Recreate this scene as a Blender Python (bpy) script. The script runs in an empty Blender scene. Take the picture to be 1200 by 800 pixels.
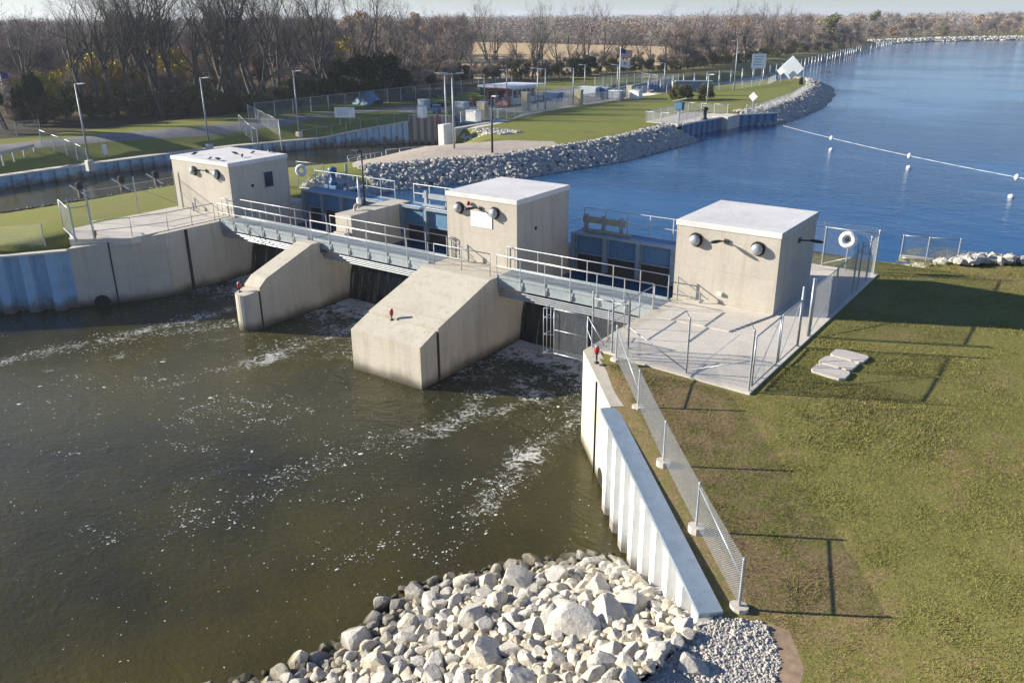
import bpy, math, random
from mathutils import Vector, Matrix, noise as mnoise
from mathutils.geometry import delaunay_2d_cdt
R = math.radians
rnd = random.Random(7)
scene = bpy.context.scene
COL = scene.collection

# ------------------------------------------------------------------ camera
CF, CP, CR, CY, CH = 981.0, 0.370, -0.0065, -0.619, 10.95
_w = Vector((math.sin(CY)*math.cos(CP), math.cos(CY)*math.cos(CP), -math.sin(CP)))
_rt = Vector((math.cos(CY), -math.sin(CY), 0)); _up = _rt.cross(_w)
_r = math.cos(CR)*_rt + math.sin(CR)*_up
_u = -math.sin(CR)*_rt + math.cos(CR)*_up
CAM = Vector((0, 0, CH))
def _ray(px, py): return _r*((px-600)/CF) - _u*((py-400)/CF) + _w
def G(px, py, z=0.0):                 # survey helper: where the sight line meets the level z
    d = _ray(px, py); t = (z-CH)/d.z; return CAM + d*t
def PL(px, py, ax, val):              # ... or a vertical plane x=val / y=val
    d = _ray(px, py); t = (val-CAM[ax])/d[ax]; return CAM + d*t
cd = bpy.data.cameras.new('camera'); cam = bpy.data.objects.new('camera', cd); COL.objects.link(cam)
cam.matrix_world = Matrix(((_r.x, _u.x, -_w.x, 0), (_r.y, _u.y, -_w.y, 0), (_r.z, _u.z, -_w.z, CH), (0, 0, 0, 1)))
cd.sensor_width = 36; cd.lens = CF/1200*36; cd.clip_end = 9000; cd.clip_start = .1
scene.camera = cam

# ------------------------------------------------------------------ world and sun
SUN_EL = R(19.6); SDIR = Vector((-.905, -.425, 0)).normalized()
wd = bpy.data.worlds.new('World'); scene.world = wd; wd.use_nodes = True
nt = wd.node_tree; bg = nt.nodes['Background']
sk = nt.nodes.new('ShaderNodeTexSky'); sk.sky_type = 'NISHITA'; sk.sun_disc = False
sk.sun_elevation = SUN_EL; sk.sun_rotation = math.atan2(SDIR.x, SDIR.y)
sk.altitude = 0; sk.air_density = 1.0; sk.dust_density = .25; sk.ozone_density = 2.5
tn = nt.nodes.new('ShaderNodeMix'); tn.data_type = 'RGBA'; tn.blend_type = 'MULTIPLY'; tn.inputs[0].default_value = 1
tn.inputs[7].default_value = (.82, .94, 1.27, 1); nt.links.new(sk.outputs[0], tn.inputs[6]); nt.links.new(tn.outputs[2], bg.inputs[0]); bg.inputs[1].default_value = .062
ld = bpy.data.lights.new('sun', 'SUN'); ld.energy = 5.0; ld.angle = R(.5); ld.color = (1, .925, .79)
sun = bpy.data.objects.new('sun', ld); COL.objects.link(sun)
sv = Vector((SDIR.x*math.cos(SUN_EL), SDIR.y*math.cos(SUN_EL), math.sin(SUN_EL)))
sun.rotation_euler = sv.to_track_quat('Z', 'Y').to_euler(); sun.location = (-40, -20, 40)
vs = scene.view_settings; vs.view_transform = 'Standard'; vs.look = 'None'; vs.exposure = 1.13; vs.gamma = 1

# ------------------------------------------------------------------ materials
MATS = {}
class NT:
    def __init__(s, name):
        s.m = bpy.data.materials.new(name); s.m.use_nodes = True
        s.t = s.m.node_tree; s.b = s.t.nodes['Principled BSDF']; s.out = s.t.nodes['Material Output']
        s.co = None
    def n(s, typ, **k):
        q = s.t.nodes.new('ShaderNode'+typ)
        for a, v in k.items(): setattr(q, a, v)
        return q
    def l(s, a, b): s.t.links.new(a, b)
    def pos(s, scale=(1, 1, 1), obj=False):
        if obj: src = s.n('TexCoord').outputs['Object']
        else: src = s.n('NewGeometry').outputs['Position']
        mp = s.n('Mapping'); mp.inputs['Scale'].default_value = scale
        s.l(src, mp.inputs[0]); return mp.outputs[0]
    def noise(s, vec, scale, detail=4, rough=.55, dist=0):
        q = s.n('TexNoise'); q.inputs['Scale'].default_value = scale; q.inputs['Detail'].default_value = detail
        q.inputs['Roughness'].default_value = rough; q.inputs['Distortion'].default_value = dist
        s.l(vec, q.inputs['Vector']); return q.outputs[0]
    def ramp(s, fac, stops, interp='LINEAR'):
        q = s.n('ValToRGB'); cr = q.color_ramp; cr.interpolation = interp
        while len(cr.elements) < len(stops): cr.elements.new(.5)
        for e, (p, c) in zip(cr.elements, stops):
            e.position = p; e.color = (c[0], c[1], c[2], 1) if hasattr(c, '__len__') else (c, c, c, 1)
        s.l(fac, q.inputs[0]); return q.outputs[0]
    def mix(s, fac, a, b, mode='MIX'):
        q = s.n('Mix', data_type='RGBA', blend_type=mode)
        for i, v in ((0, fac), (6, a), (7, b)):
            if hasattr(v, 'is_output') or hasattr(v, 'node'): s.l(v, q.inputs[i])
            elif i == 0: q.inputs[0].default_value = v
            else: q.inputs[i].default_value = (v[0], v[1], v[2], 1)
        return q.outputs[2]
    def math(s, op, a, b=None, c=None, clamp=False):
        q = s.n('Math', operation=op); q.use_clamp = clamp
        for i, v in enumerate((a, b, c)):
            if v is None: continue
            if hasattr(v, 'node'): s.l(v, q.inputs[i])
            else: q.inputs[i].default_value = v
        return q.outputs[0]
    def sep(s, vec):
        q = s.n('SeparateXYZ'); s.l(vec, q.inputs[0]); return q.outputs
    def col(s, c):
        if hasattr(c, 'node'): s.l(c, s.b.inputs['Base Color'])
        else: s.b.inputs['Base Color'].default_value = (c[0], c[1], c[2], 1)
    def bump(s, h, strength=.5, dist=.02, prev=None):
        q = s.n('Bump'); q.inputs['Strength'].default_value = strength; q.inputs['Distance'].default_value = dist
        s.l(h, q.inputs['Height'])
        if prev is not None: s.l(prev, q.inputs['Normal'])
        s.l(q.outputs[0], s.b.inputs['Normal']); return q.outputs[0]
    def set(s, **k):
        for a, v in k.items(): s.b.inputs[a.replace('_', ' ')].default_value = v
        return s

def mul(c, k): return tuple(min(1, v*k) for v in c)
def plain(name, c, rough=.6, metal=0, var=.18, scale=6, spec=.4):
    t = NT(name); p = t.pos(obj=True)
    n = t.noise(p, scale, 5)
    t.col(t.ramp(n, [(.25, mul(c, 1-var)), (.75, mul(c, 1+var))]))
    t.set(Roughness=rough, Metallic=metal); t.b.inputs['Specular IOR Level'].default_value = spec
    return t.m
def concrete(name, c, stain=True, streak=.35, joints=False):
    t = NT(name); p = t.pos()
    big = t.noise(p, .55, 5, .6); fine = t.noise(p, 9, 6, .7)
    st = t.noise(t.pos((2.6, 2.6, .22)), 1.0, 5, .6)
    a = t.ramp(big, [(.25, mul(c, .80)), (.5, c), (.78, mul(c, 1.12))])
    a = t.mix(.35, a, t.ramp(fine, [(.3, mul(c, .72)), (.7, mul(c, 1.16))]))
    a = t.mix(t.math('MULTIPLY', t.ramp(st, [(.50, 0.), (.68, 1.)]), streak), a, mul((c[0], c[1]*.93, c[2]*.82), .58))
    rs = t.noise(t.pos((5, 5, .10)), 1.0, 3, .5)
    a = t.mix(t.math('MULTIPLY', t.ramp(rs, [(.60, 0.), (.70, 1.)]), streak*.9), a, (c[0]*.80, c[1]*.62, c[2]*.42))
    pits = t.noise(p, 38, 2, .5)
    a = t.mix(t.math('MULTIPLY', t.ramp(pits, [(.68, 0.), (.76, 1.)]), .35), a, mul(c, .45))
    z = t.sep(t.n('NewGeometry').outputs['Position'])[2]
    if stain:
        zz = t.math('ADD', z, t.math('MULTIPLY', t.math('SUBTRACT', t.noise(t.pos((1, 1, .3)), 1.1, 4), .5), 1.4))
        f = t.ramp(t.math('MULTIPLY_ADD', zz, .4, 1.6), [(.18, 1.), (.42, 0.)])
        a = t.mix(t.math('MULTIPLY', f, .72), a, (.17, .145, .105))
        f2 = t.ramp(t.math('ADD', t.math('MULTIPLY_ADD', z, 1., 4.1), t.math('MULTIPLY', t.math('SUBTRACT', big, .5), .5)), [(.55, 1.), (.92, 0.)])
        a = t.mix(t.math('MULTIPLY', f2, .85), a, (.05, .045, .03))
    if 'slab' not in name and 'roof' not in name:
        zf = t.math('FRACT', t.math('MULTIPLY_ADD', z, 1/1.22, .35)); ln = t.math('LESS_THAN', t.math('ABSOLUTE', t.math('SUBTRACT', zf, .5)), .008)
        a = t.mix(t.math('MULTIPLY', ln, .28), a, mul(c, .45))
    if 'slab' in name or 'roof' in name:
        pd = t.noise(p, .9, 5, .65, .8); a = t.mix(t.ramp(pd, [(.52, 0.), (.60, .30), (.64, .08)]), a, mul((c[0], c[1]*.96, c[2]*.88), .62))
    t.col(a); t.set(Roughness=.88); t.b.inputs['Specular IOR Level'].default_value = .25
    t.bump(t.mix(.5, fine, pits), .35, .012)
    return t.m
def metal(name, c, rough=.45, m=.55, rust=0., scale=3):
    t = NT(name); p = t.pos(obj=False)
    n = t.noise(p, scale, 5, .65); f = t.noise(t.pos((8, 8, 1)), 3, 4)
    a = t.mix(.5, t.ramp(n, [(.3, mul(c, .72)), (.7, mul(c, 1.2))]), t.ramp(f, [(.3, mul(c, .8)), (.7, mul(c, 1.15))]))
    if rust:
        z = t.sep(t.n('NewGeometry').outputs['Position'])[2]
        zz = t.math('ADD', z, t.math('MULTIPLY', n, 1.6))
        a = t.mix(t.math('MULTIPLY', t.ramp(t.math('MULTIPLY_ADD', zz, .5, 1.65), [(.32, 1.), (.62, 0.)]), rust), a, (.16, .13, .09))
    t.col(a); t.set(Roughness=rough, Metallic=m); return t.m

M = {}
M['concrete'] = concrete('weathered_concrete', (.50, .455, .365))
M['wallconc'] = concrete('building_concrete', (.46, .42, .35), stain=False, streak=.28)
M['slab'] = concrete('slab_concrete', (.58, .53, .45), stain=False, streak=0)
M['roof'] = concrete('roof_coating', (.64, .62, .59), stain=False, streak=0)
M['joint'] = plain('joint_sealant', (.03, .03, .03), .9)
M['galv'] = metal('galvanised_steel', (.38, .405, .42), .42, .45)
M['wire'] = metal('chain_link_wire', (.36,.37,.37), .5, .3)
M['galvdark'] = metal('weathered_pipe_rail', (.33, .35, .36), .5, .4)
M['rail'] = metal('galvanised_handrail', (.50, .51, .51), .45, .35)
M['sheet'] = metal('galvanised_sheet_pile', (.50, .58, .64), .40, .40, rust=.9, scale=1.2)
M['sheetblue'] = metal('shade_blue_sheet_pile', (.31, .48, .63), .45, .25, rust=.95, scale=1.2)  # galvanised piling with the blue of skylit shade put into its colour
M['deck'] = metal('grating_deck', (.24, .27, .28), .6, .35, scale=20)
M['girder'] = metal('painted_girder', (.33, .37, .38), .45, .15)
M['bluesteel'] = metal('blue_grey_steel', (.10, .215, .34), .5, .25)
M['bluepost'] = metal('grey_steel_column', (.24, .31, .38), .5, .3)
M['black'] = plain('black_paint', (.018, .018, .02), .45)
M['rubber'] = plain('black_rubber', (.012, .012, .012), .8)
M['white'] = plain('white_enamel', (.78, .78, .75), .4, var=.06)
M['signwhite'] = plain('white_sign_face', (.80, .80, .78), .45, var=.04)
M['red'] = plain('red_lens', (.45, .02, .015), .3)
M['glassdark'] = plain('dark_glazing', (.02, .025, .03), .12)
M['asphalt'] = plain('asphalt_grey', (.20, .195, .19), .9, var=.22, scale=.8)
M['lid'] = plain('grey_cabinet', (.38, .42, .45), .5, var=.1)
M['tan'] = plain('tan_board', (.36, .32, .20), .7)
M['brick'] = plain('red_brick', (.30, .13, .10), .85)
M['bluepaint'] = plain('blue_paint', (.06, .15, .27), .5)
M['tarp'] = plain('light_blue_tarpaulin', (.13, .24, .31), .8)
M['leafdark'] = plain('dark_brown_gate_leaf', (.085, .075, .06), .7)  # plain dark brown for the gate leaf under the walkways
M['green'] = plain('green_paint', (.02, .11, .07), .5)
M['fabricred'] = plain('flag_red', (.5, .03, .04), .8, var=.05)
M['fabricblue'] = plain('flag_blue', (.03, .05, .22), .8, var=.05)
M['wood'] = plain('grey_timber', (.22, .19, .15), .85)

def grass(name, a, b, dirt, seed=0., amt=.5, worn=False):
    t = NT(name); p = t.pos()
    big = t.noise(p, .16, 5, .6); mid = t.noise(p, 1.1, 6, .7); fine = t.noise(p, 11, 6, .8)
    c = t.ramp(mid, [(.30, a), (.52, tuple((x+y)/2 for x, y in zip(a, b))), (.72, b)])
    c = t.mix(.55, c, t.ramp(fine, [(.32, mul(a, .45)), (.5, a), (.68, mul(b, 1.35))]))
    dm = t.mix(.5, big, t.noise(p, 2.3, 5, .7))
    if worn:      # trodden strip along the fence above the sheet piles
        xyz = t.sep(t.n('NewGeometry').outputs['Position']); sxy = t.math('ADD', xyz[0], xyz[1])
        fx = t.ramp(t.math('MULTIPLY_ADD', sxy, .1, -.9), [(.08, .6), (.22, 1.), (.45, .75), (.72, 0.)])
        fy = t.ramp(t.math('MULTIPLY_ADD', xyz[1], .05, -.3), [(.30, .2), (.45, 1.), (.80, 1.), (.92, .2)])
        dm = t.math('ADD', dm, t.math('MULTIPLY', t.math('MULTIPLY', fx, fy), t.math('MULTIPLY', t.noise(p, .7, 4), .18)))
    c = t.mix(t.ramp(dm, [(.56-amt*.12, 0.), (.70-amt*.12, .85)]), c, t.ramp(fine, [(.3, mul(dirt, .5)), (.7, mul(dirt, 1.3))]))
    t.col(c); t.set(Roughness=.95); t.b.inputs['Specular IOR Level'].default_value = .1
    t.bump(t.mix(.4, fine, mid), .9, .10)
    return t.m
M['grass'] = grass('mown_grass', (.165, .185, .042), (.265, .255, .068), (.28, .21, .10), amt=.3)
M['drygrass'] = grass('patchy_bank_grass', (.160, .156, .042), (.262, .232, .080), (.31, .205, .12), amt=.45, worn=True)
M['field'] = grass('tan_dry_field', (.48, .34, .18), (.60, .44, .26), (.34, .22, .14), amt=.4)
M['floor'] = grass('forest_floor', (.07, .06, .03), (.12, .09, .055), (.12, .085, .055), amt=.6)
M['bankgrass'] = grass('levee_grass', (.15, .16, .05), (.26, .22, .095), (.26, .19, .11), amt=.7)
def gravel(name, c, scale=18):
    t = NT(name); p = t.pos()
    v = t.n('TexVoronoi'); v.inputs['Scale'].default_value = scale; t.l(p, v.inputs['Vector'])
    sp = t.sep(v.outputs['Color'])[0]
    c2 = t.mix(.35, t.ramp(sp, [(0, mul(c, .55)), (1, mul(c, 1.35))]), t.ramp(t.noise(p, .6, 5), [(.3, mul(c, .8)), (.7, mul(c, 1.15))]))
    t.col(c2); t.set(Roughness=.95); t.bump(v.outputs['Distance'], .8, .05); return t.m
M['gravel'] = gravel('fine_gravel', (.36, .34, .31), 17)
M['path'] = gravel('crushed_stone_path', (.44, .37, .29), 9)
M['dirt'] = plain('bare_soil', (.27, .19, .12), .95, var=.3, scale=5)
def rockmat(name, c, scale=2.2):
    t = NT(name); p = t.pos()
    rn = t.n('ObjectInfo').outputs['Random']
    n = t.noise(p, scale, 6, .65); f = t.noise(p, scale*7, 5, .7)
    a = t.ramp(n, [(.25, mul(c, .70)), (.5, c), (.75, mul((c[0]*1.04, c[1]*.99, c[2]*.88), 1.2))])
    a = t.mix(.4, a, t.ramp(f, [(.3, mul(c, .55)), (.65, mul(c, 1.25))]))
    a = t.mix(1., a, t.ramp(rn, [(0, (.74, .74, .73)), (.3, (1, .98, .93)), (.6, (.88, .87, .86)), (.85, (1, .93, .78)), (1, (1.0, 1.0, .99))]), 'MULTIPLY')
    z = t.sep(t.n('NewGeometry').outputs['Position'])[2]
    if 'near' in name:
        a = t.mix(t.ramp(t.math('MULTIPLY_ADD', z, 1., 4.1), [(.55, 1.), (.98, 0.)]), a, (.06, .055, .035))
    t.col(a); t.set(Roughness=.92); t.b.inputs['Specular IOR Level'].default_value = .2
    t.bump(f, .7, .05); return t.m
M['rock'] = rockmat('limestone_near', (.55, .525, .475))
M['rockfar'] = rockmat('limestone_far', (.40, .385, .355), 1.4)

def bark(name, c):
    t = NT(name); n = t.noise(t.pos((3, 3, .7)), 2, 4)
    t.col(t.ramp(n, [(.3, mul(c, .6)), (.7, mul(c, 1.35))])); t.set(Roughness=.95); return t.m
M['bark'] = bark('grey_bark', (.095, .082, .068))
M['twig'] = bark('bare_twigs', (.17, .142, .12))
def leaf(name, a, b, c=None):
    t = NT(name); rn = t.n('ObjectInfo').outputs['Random']
    n = t.noise(t.pos(), .9, 3); f = t.noise(t.pos(), 5, 2)
    v = t.mix(.5, t.ramp(n, [(.35, a), (.65, b)]), t.ramp(f, [(.35, mul(a, .7)), (.65, mul(b, 1.2))]))
    v = t.mix(t.math('MULTIPLY', rn, .35), v, c or mul(a, .75))
    t.col(v); t.set(Roughness=.85); t.b.inputs['Specular IOR Level'].default_value = .15; return t.m
M['evergreen'] = leaf('evergreen_needles', (.020, .032, .012), (.045, .06, .02))
M['olive'] = leaf('olive_shrub_leaves', (.075, .085, .028), (.14, .13, .045))
M['yellow'] = leaf('yellow_autumn_leaves', (.32, .24, .03), (.46, .36, .06), (.2, .2, .04))
M['orange'] = leaf('orange_autumn_leaves', (.30, .17, .06), (.42, .27, .10), (.28, .2, .12))
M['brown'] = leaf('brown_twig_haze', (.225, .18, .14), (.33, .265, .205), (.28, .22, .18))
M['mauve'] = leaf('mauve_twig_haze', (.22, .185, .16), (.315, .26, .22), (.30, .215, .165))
M['greencrown'] = leaf('green_yellow_crown', (.14, .15, .03), (.24, .23, .06))

def river_mat():
    t = NT('river_water'); p = t.pos()
    at = t.n('Attribute'); at.attribute_name = 'foam'; fo = at.outputs['Fac']
    tb = t.n('Attribute'); tb.attribute_name = 'turb'; tu = tb.outputs['Fac']
    # warped vein pattern
    wv = t.n('TexNoise'); wv.inputs['Scale'].default_value = .55; wv.inputs['Detail'].default_value = 3; t.l(p, wv.inputs['Vector'])
    vm = t.n('VectorMath', operation='MULTIPLY_ADD'); t.l(wv.outputs['Color'], vm.inputs[0]); vm.inputs[1].default_value = (2.4, 2.4, 0); t.l(p, vm.inputs[2])
    n1 = t.noise(vm.outputs[0], .95, 6, .62); n2 = t.noise(vm.outputs[0], 2.6, 5, .65)
    r1 = t.math('SUBTRACT', 1., t.math('MULTIPLY', t.math('ABSOLUTE', t.math('SUBTRACT', n1, .5)), 15.), clamp=True)
    r2 = t.math('SUBTRACT', 1., t.math('MULTIPLY', t.math('ABSOLUTE', t.math('SUBTRACT', n2, .5)), 13.), clamp=True)
    pt = t.noise(p, .45, 4, .6); brk = t.noise(p, 7, 4, .7)
    veins = t.math('MAXIMUM', r1, t.math('MULTIPLY', r2, .8))
    v = t.math('MULTIPLY', veins, t.math('MULTIPLY_ADD', pt, 1.5, -.15))
    v = t.math('ADD', v, t.math('MULTIPLY', t.math('SUBTRACT', brk, .5), 1.1))
    v = t.math('ADD', v, t.math('MULTIPLY_ADD', fo, .98, -1.0))
    fm = t.ramp(v, [(.0, 0.), (.42, 1.)])
    fm = t.math('MULTIPLY', fm, t.ramp(fo, [(.04, 0.), (.2, 1.)]))
    body = t.ramp(t.noise(p, .09, 3), [(.3, (.026, .023, .006)), (.7, (.085, .070, .011))])
    aer = t.mix(t.math('MULTIPLY', tu, .6), body, (.035, .055, .050))
    t.col(t.mix(t.math('MULTIPLY', fm, .85), aer, (.62, .62, .58)))
    t.l(t.math('MULTIPLY_ADD', fm, .6, .07), t.b.inputs['Roughness'])
    t.b.inputs['IOR'].default_value = 1.33
    w1 = t.noise(t.pos((.55, 1.1, 1)), 1.0, 3, .5, .6); w2 = t.noise(t.pos((1, 1.6, 1)), 3.6, 4, .6, .4)
    h = t.math('ADD', t.math('MULTIPLY', w1, .045), t.math('MULTIPLY', w2, .026))
    tt = t.math('MULTIPLY', t.noise(vm.outputs[0], 1.6, 5, .6), t.math('MULTIPLY', tu, .34))
    h = t.math('ADD', h, tt)
    t.bump(h, 1.0, 1.0)
    return t.m
M['river'] = river_mat()
def lake_mat():
    t = NT('lake_water'); p = t.pos()
    calm = t.noise(t.pos((.018, .035, 1)), 1.0, 5, .6)
    k = t.ramp(calm, [(.44, .22), (.55, 1.)])
    t.col(t.mix(t.ramp(calm, [(.40, 0.), (.6, 1.)]), (.012, .080, .180), (.008, .050, .125)))  # blue sky reflection put into the base colour, paler in calm patches
    t.set(Roughness=.12); t.b.inputs['IOR'].default_value = 1.33
    w1 = t.noise(t.pos((1, 1.4, 1)), 1.5, 4, .6, .5); w0 = t.noise(p, .35, 3, .5)
    h = t.math('MULTIPLY', t.math('ADD', t.math('MULTIPLY', w1, .055), t.math('MULTIPLY', w0, .055)), k)
    t.bump(h, 1.0, 1.0); return t.m
M['lake'] = lake_mat()
def fall_mat():
    t = NT('falling_water')
    st = t.noise(t.pos((6, 2, .25)), 1.0, 5, .7)
    t.col(t.ramp(st, [(.38, (.008, .009, .006)), (.56, (.03, .032, .024)), (.74, (.28, .28, .25))]))
    t.set(Roughness=.15); t.bump(st, .8, .05); return t.m
M['fall'] = fall_mat()
M['foam'] = plain('foam_fleck', (.66, .65, .60), .9, var=.1)
def diamond_mat():
    t = NT('diamond_board'); p = t.pos((1, 1, 1))
    t.col((.74, .78, .80)); t.set(Roughness=.6); return t.m
M['board'] = diamond_mat()

# ------------------------------------------------------------------ mesh building
class MB:
    def __init__(s): s.v = []; s.f = []
    def add(s, v, f):
        o = len(s.v); s.v += [tuple(a) for a in v]; s.f += [tuple(i+o for i in q) for q in f]; return s
    def box(s, x0, x1, y0, y1, z0, z1):
        return s.add([(x0,y0,z0),(x1,y0,z0),(x1,y1,z0),(x0,y1,z0),(x0,y0,z1),(x1,y0,z1),(x1,y1,z1),(x0,y1,z1)],
                     [(3,2,1,0),(4,5,6,7),(0,1,5,4),(1,2,6,5),(2,3,7,6),(3,0,4,7)])
    def bevbox(s, x0, x1, y0, y1, z0, z1, b=.02):
        vs = []; 
        for z, i in ((z0, b), (z0+b, 0), (z1-b, 0), (z1, b)):
            c = b
            vs += [(x0+c+i*0,y0+i,z),(x1-c,y0+i,z),(x1-i,y0+c,z),(x1-i,y1-c,z),(x1-c,y1-i,z),(x0+c,y1-i,z),(x0+i,y1-c,z),(x0+i,y0+c,z)]
        f = [tuple(range(7,-1,-1)), tuple(range(24,32))]
        for k in range(3):
            for j in range(8): f.append((k*8+j, k*8+(j+1)%8, k*8+8+(j+1)%8, k*8+8+j))
        return s.add(vs, f)
    def beam(s, p, q, w, h, up=(0,0,1)):
        p = Vector(p); q = Vector(q); d = (q-p).normalized(); up = Vector(up)
        sd = d.cross(up)
        if sd.length < 1e-4: sd = d.cross(Vector((1,0,0)))
        sd.normalize(); u = sd.cross(d); vs = []
        for a in (p, q):
            for i, j in ((-1,-1),(1,-1),(1,1),(-1,1)): vs.append(a + sd*(w/2*i) + u*(h/2*j))
        return s.add(vs, [(3,2,1,0),(4,5,6,7),(0,1,5,4),(1,2,6,5),(2,3,7,6),(3,0,4,7)])
    def tube(s, p, q, r0, r1=None, n=8, cap=True):
        r1 = r0 if r1 is None else r1
        p = Vector(p); q = Vector(q); d = (q-p)
        if d.length < 1e-6: return s
        d.normalize(); a = d.cross(Vector((0,0,1)))
        if a.length < 1e-3: a = d.cross(Vector((1,0,0)))
        a.normalize(); b = d.cross(a); vs = []
        for c, r in ((p, r0), (q, r1)):
            for k in range(n):
                t = 2*math.pi*k/n; vs.append(c + a*(r*math.cos(t)) + b*(r*math.sin(t)))
        f = [(k, n+k, n+(k+1)%n, (k+1)%n) for k in range(n)]
        if cap: f += [tuple(range(n)), tuple(range(2*n-1, n-1, -1))]
        return s.add(vs, f)
    def pipe(s, pts, r, n=8):
        for a, b in zip(pts[:-1], pts[1:]): s.tube(a, b, r, r, n)
        return s
    def prism(s, poly, z0, z1):
        n = len(poly)
        zb = z0 if hasattr(z0, '__len__') else [z0]*n; zt = z1 if hasattr(z1, '__len__') else [z1]*n
        ar = sum(poly[i][0]*poly[(i+1)%n][1]-poly[(i+1)%n][0]*poly[i][1] for i in range(n))
        if ar < 0: poly = poly[::-1]; zb = zb[::-1]; zt = zt[::-1]
        vs = [(p[0],p[1],z) for p, z in zip(poly, zb)] + [(p[0],p[1],z) for p, z in zip(poly, zt)]
        return s.add(vs, [tuple(range(n-1,-1,-1)), tuple(range(n,2*n))] + [(i,(i+1)%n,n+(i+1)%n,n+i) for i in range(n)])
    def prismx(s, prof, x0, x1):      # profile in (y,z), extruded along x
        n = len(prof)
        ar = sum(prof[i][0]*prof[(i+1)%n][1]-prof[(i+1)%n][0]*prof[i][1] for i in range(n))
        if ar < 0: prof = prof[::-1]
        vs = [(x0,a,b) for a, b in prof] + [(x1,a,b) for a, b in prof]
        return s.add(vs, [tuple(range(n-1,-1,-1)), tuple(range(n,2*n))] + [(i,(i+1)%n,n+(i+1)%n,n+i) for i in range(n)])
    def lathe(s, c, axis, prof, n=16):   # prof: (distance along axis, radius)
        c = Vector(c); d = Vector(axis).normalized(); a = d.cross(Vector((0,0,1)))
        if a.length < 1e-3: a = Vector((1,0,0))
        a.normalize(); b = d.cross(a); vs = []
        for h, r in prof:
            for k in range(n):
                t = 2*math.pi*k/n; vs.append(c + d*h + a*(r*math.cos(t)) + b*(r*math.sin(t)))
        f = []
        for j in range(len(prof)-1):
            for k in range(n): f.append((j*n+k, j*n+(k+1)%n, (j+1)*n+(k+1)%n, (j+1)*n+k))
        f += [tuple(range(n-1,-1,-1)), tuple(range((len(prof)-1)*n, len(prof)*n))]
        return s.add(vs, f)
    def torus(s, c, axis, R_, r, n=20, m=8):
        c = Vector(c); d = Vector(axis).normalized(); a = d.cross(Vector((0,0,1)))
        if a.length < 1e-3: a = Vector((1,0,0))
        a.normalize(); b = d.cross(a); vs = []; f = []
        for i in range(n):
            t = 2*math.pi*i/n; e = a*math.cos(t)+b*math.sin(t)
            for j in range(m):
                q = 2*math.pi*j/m; vs.append(c + e*(R_+r*math.cos(q)) + d*(r*math.sin(q)))
        for i in range(n):
            for j in range(m): f.append((i*m+j, ((i+1)%n)*m+j, ((i+1)%n)*m+(j+1)%m, i*m+(j+1)%m))
        return s.add(vs, f)
    def mesh(s, name, mat, off=(0,0,0), smooth=False):
        me = bpy.data.meshes.new(name)
        me.from_pydata([(a-off[0], b-off[1], c-off[2]) for a, b, c in s.v], [], s.f)
        if mat: me.materials.append(mat)
        if smooth: me.polygons.foreach_set('use_smooth', [True]*len(me.polygons))
        me.validate(); me.update(); return me
    def build(s, name, mat, parent=None, smooth=False, loc=None, label=None):
        if parent is not None:
            off = parent['_loc'] if '_loc' in parent else (0,0,0)
        elif loc is not None: off = loc
        else:
            xs = [q[0] for q in s.v]; ys = [q[1] for q in s.v]; zs = [q[2] for q in s.v]
            off = ((min(xs)+max(xs))/2, (min(ys)+max(ys))/2, min(zs))
        o = bpy.data.objects.new(name, s.mesh(name, mat, off, smooth)); COL.objects.link(o)
        if parent is not None:
            o.parent = parent; OFF[o.name] = off; o['_loc'] = list(off)
        else:
            o.location = off; o['_loc'] = list(off)
        if label: o['label'] = label
        return o
OFF = {}
def smoothby(o): 
    for p in o.data.polygons: p.use_smooth = True
def tag(o, label, cat, group=None, kind=None):
    if label: o['label'] = label
    if cat: o['category'] = cat
    if group: o['group'] = group
    if kind: o['kind'] = kind
    return o
def thing(name, loc, label, cat, group=None):
    o = bpy.data.objects.new(name, None); COL.objects.link(o); o.empty_display_size = .3
    o.location = loc; o['_loc'] = list(loc); return tag(o, label, cat, group)
def copy_tree(o, loc, rz=None, sc=None, label=None, parent=None):
    c = o.copy(); COL.objects.link(c)
    if parent is None:
        c.location = loc
        if rz is not None: c.rotation_euler = (0, 0, rz)
        if sc is not None: c.scale = sc if hasattr(sc, '__len__') else (sc, sc, sc)
        if label: c['label'] = label
    else: c.parent = parent
    for ch in [q for q in KIDS(o)]: copy_tree(ch, None, parent=c)
    return c
def KIDS(o): return list(o.children)
def struct(o): o['kind'] = 'structure'; return o
exec_parts = []

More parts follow.
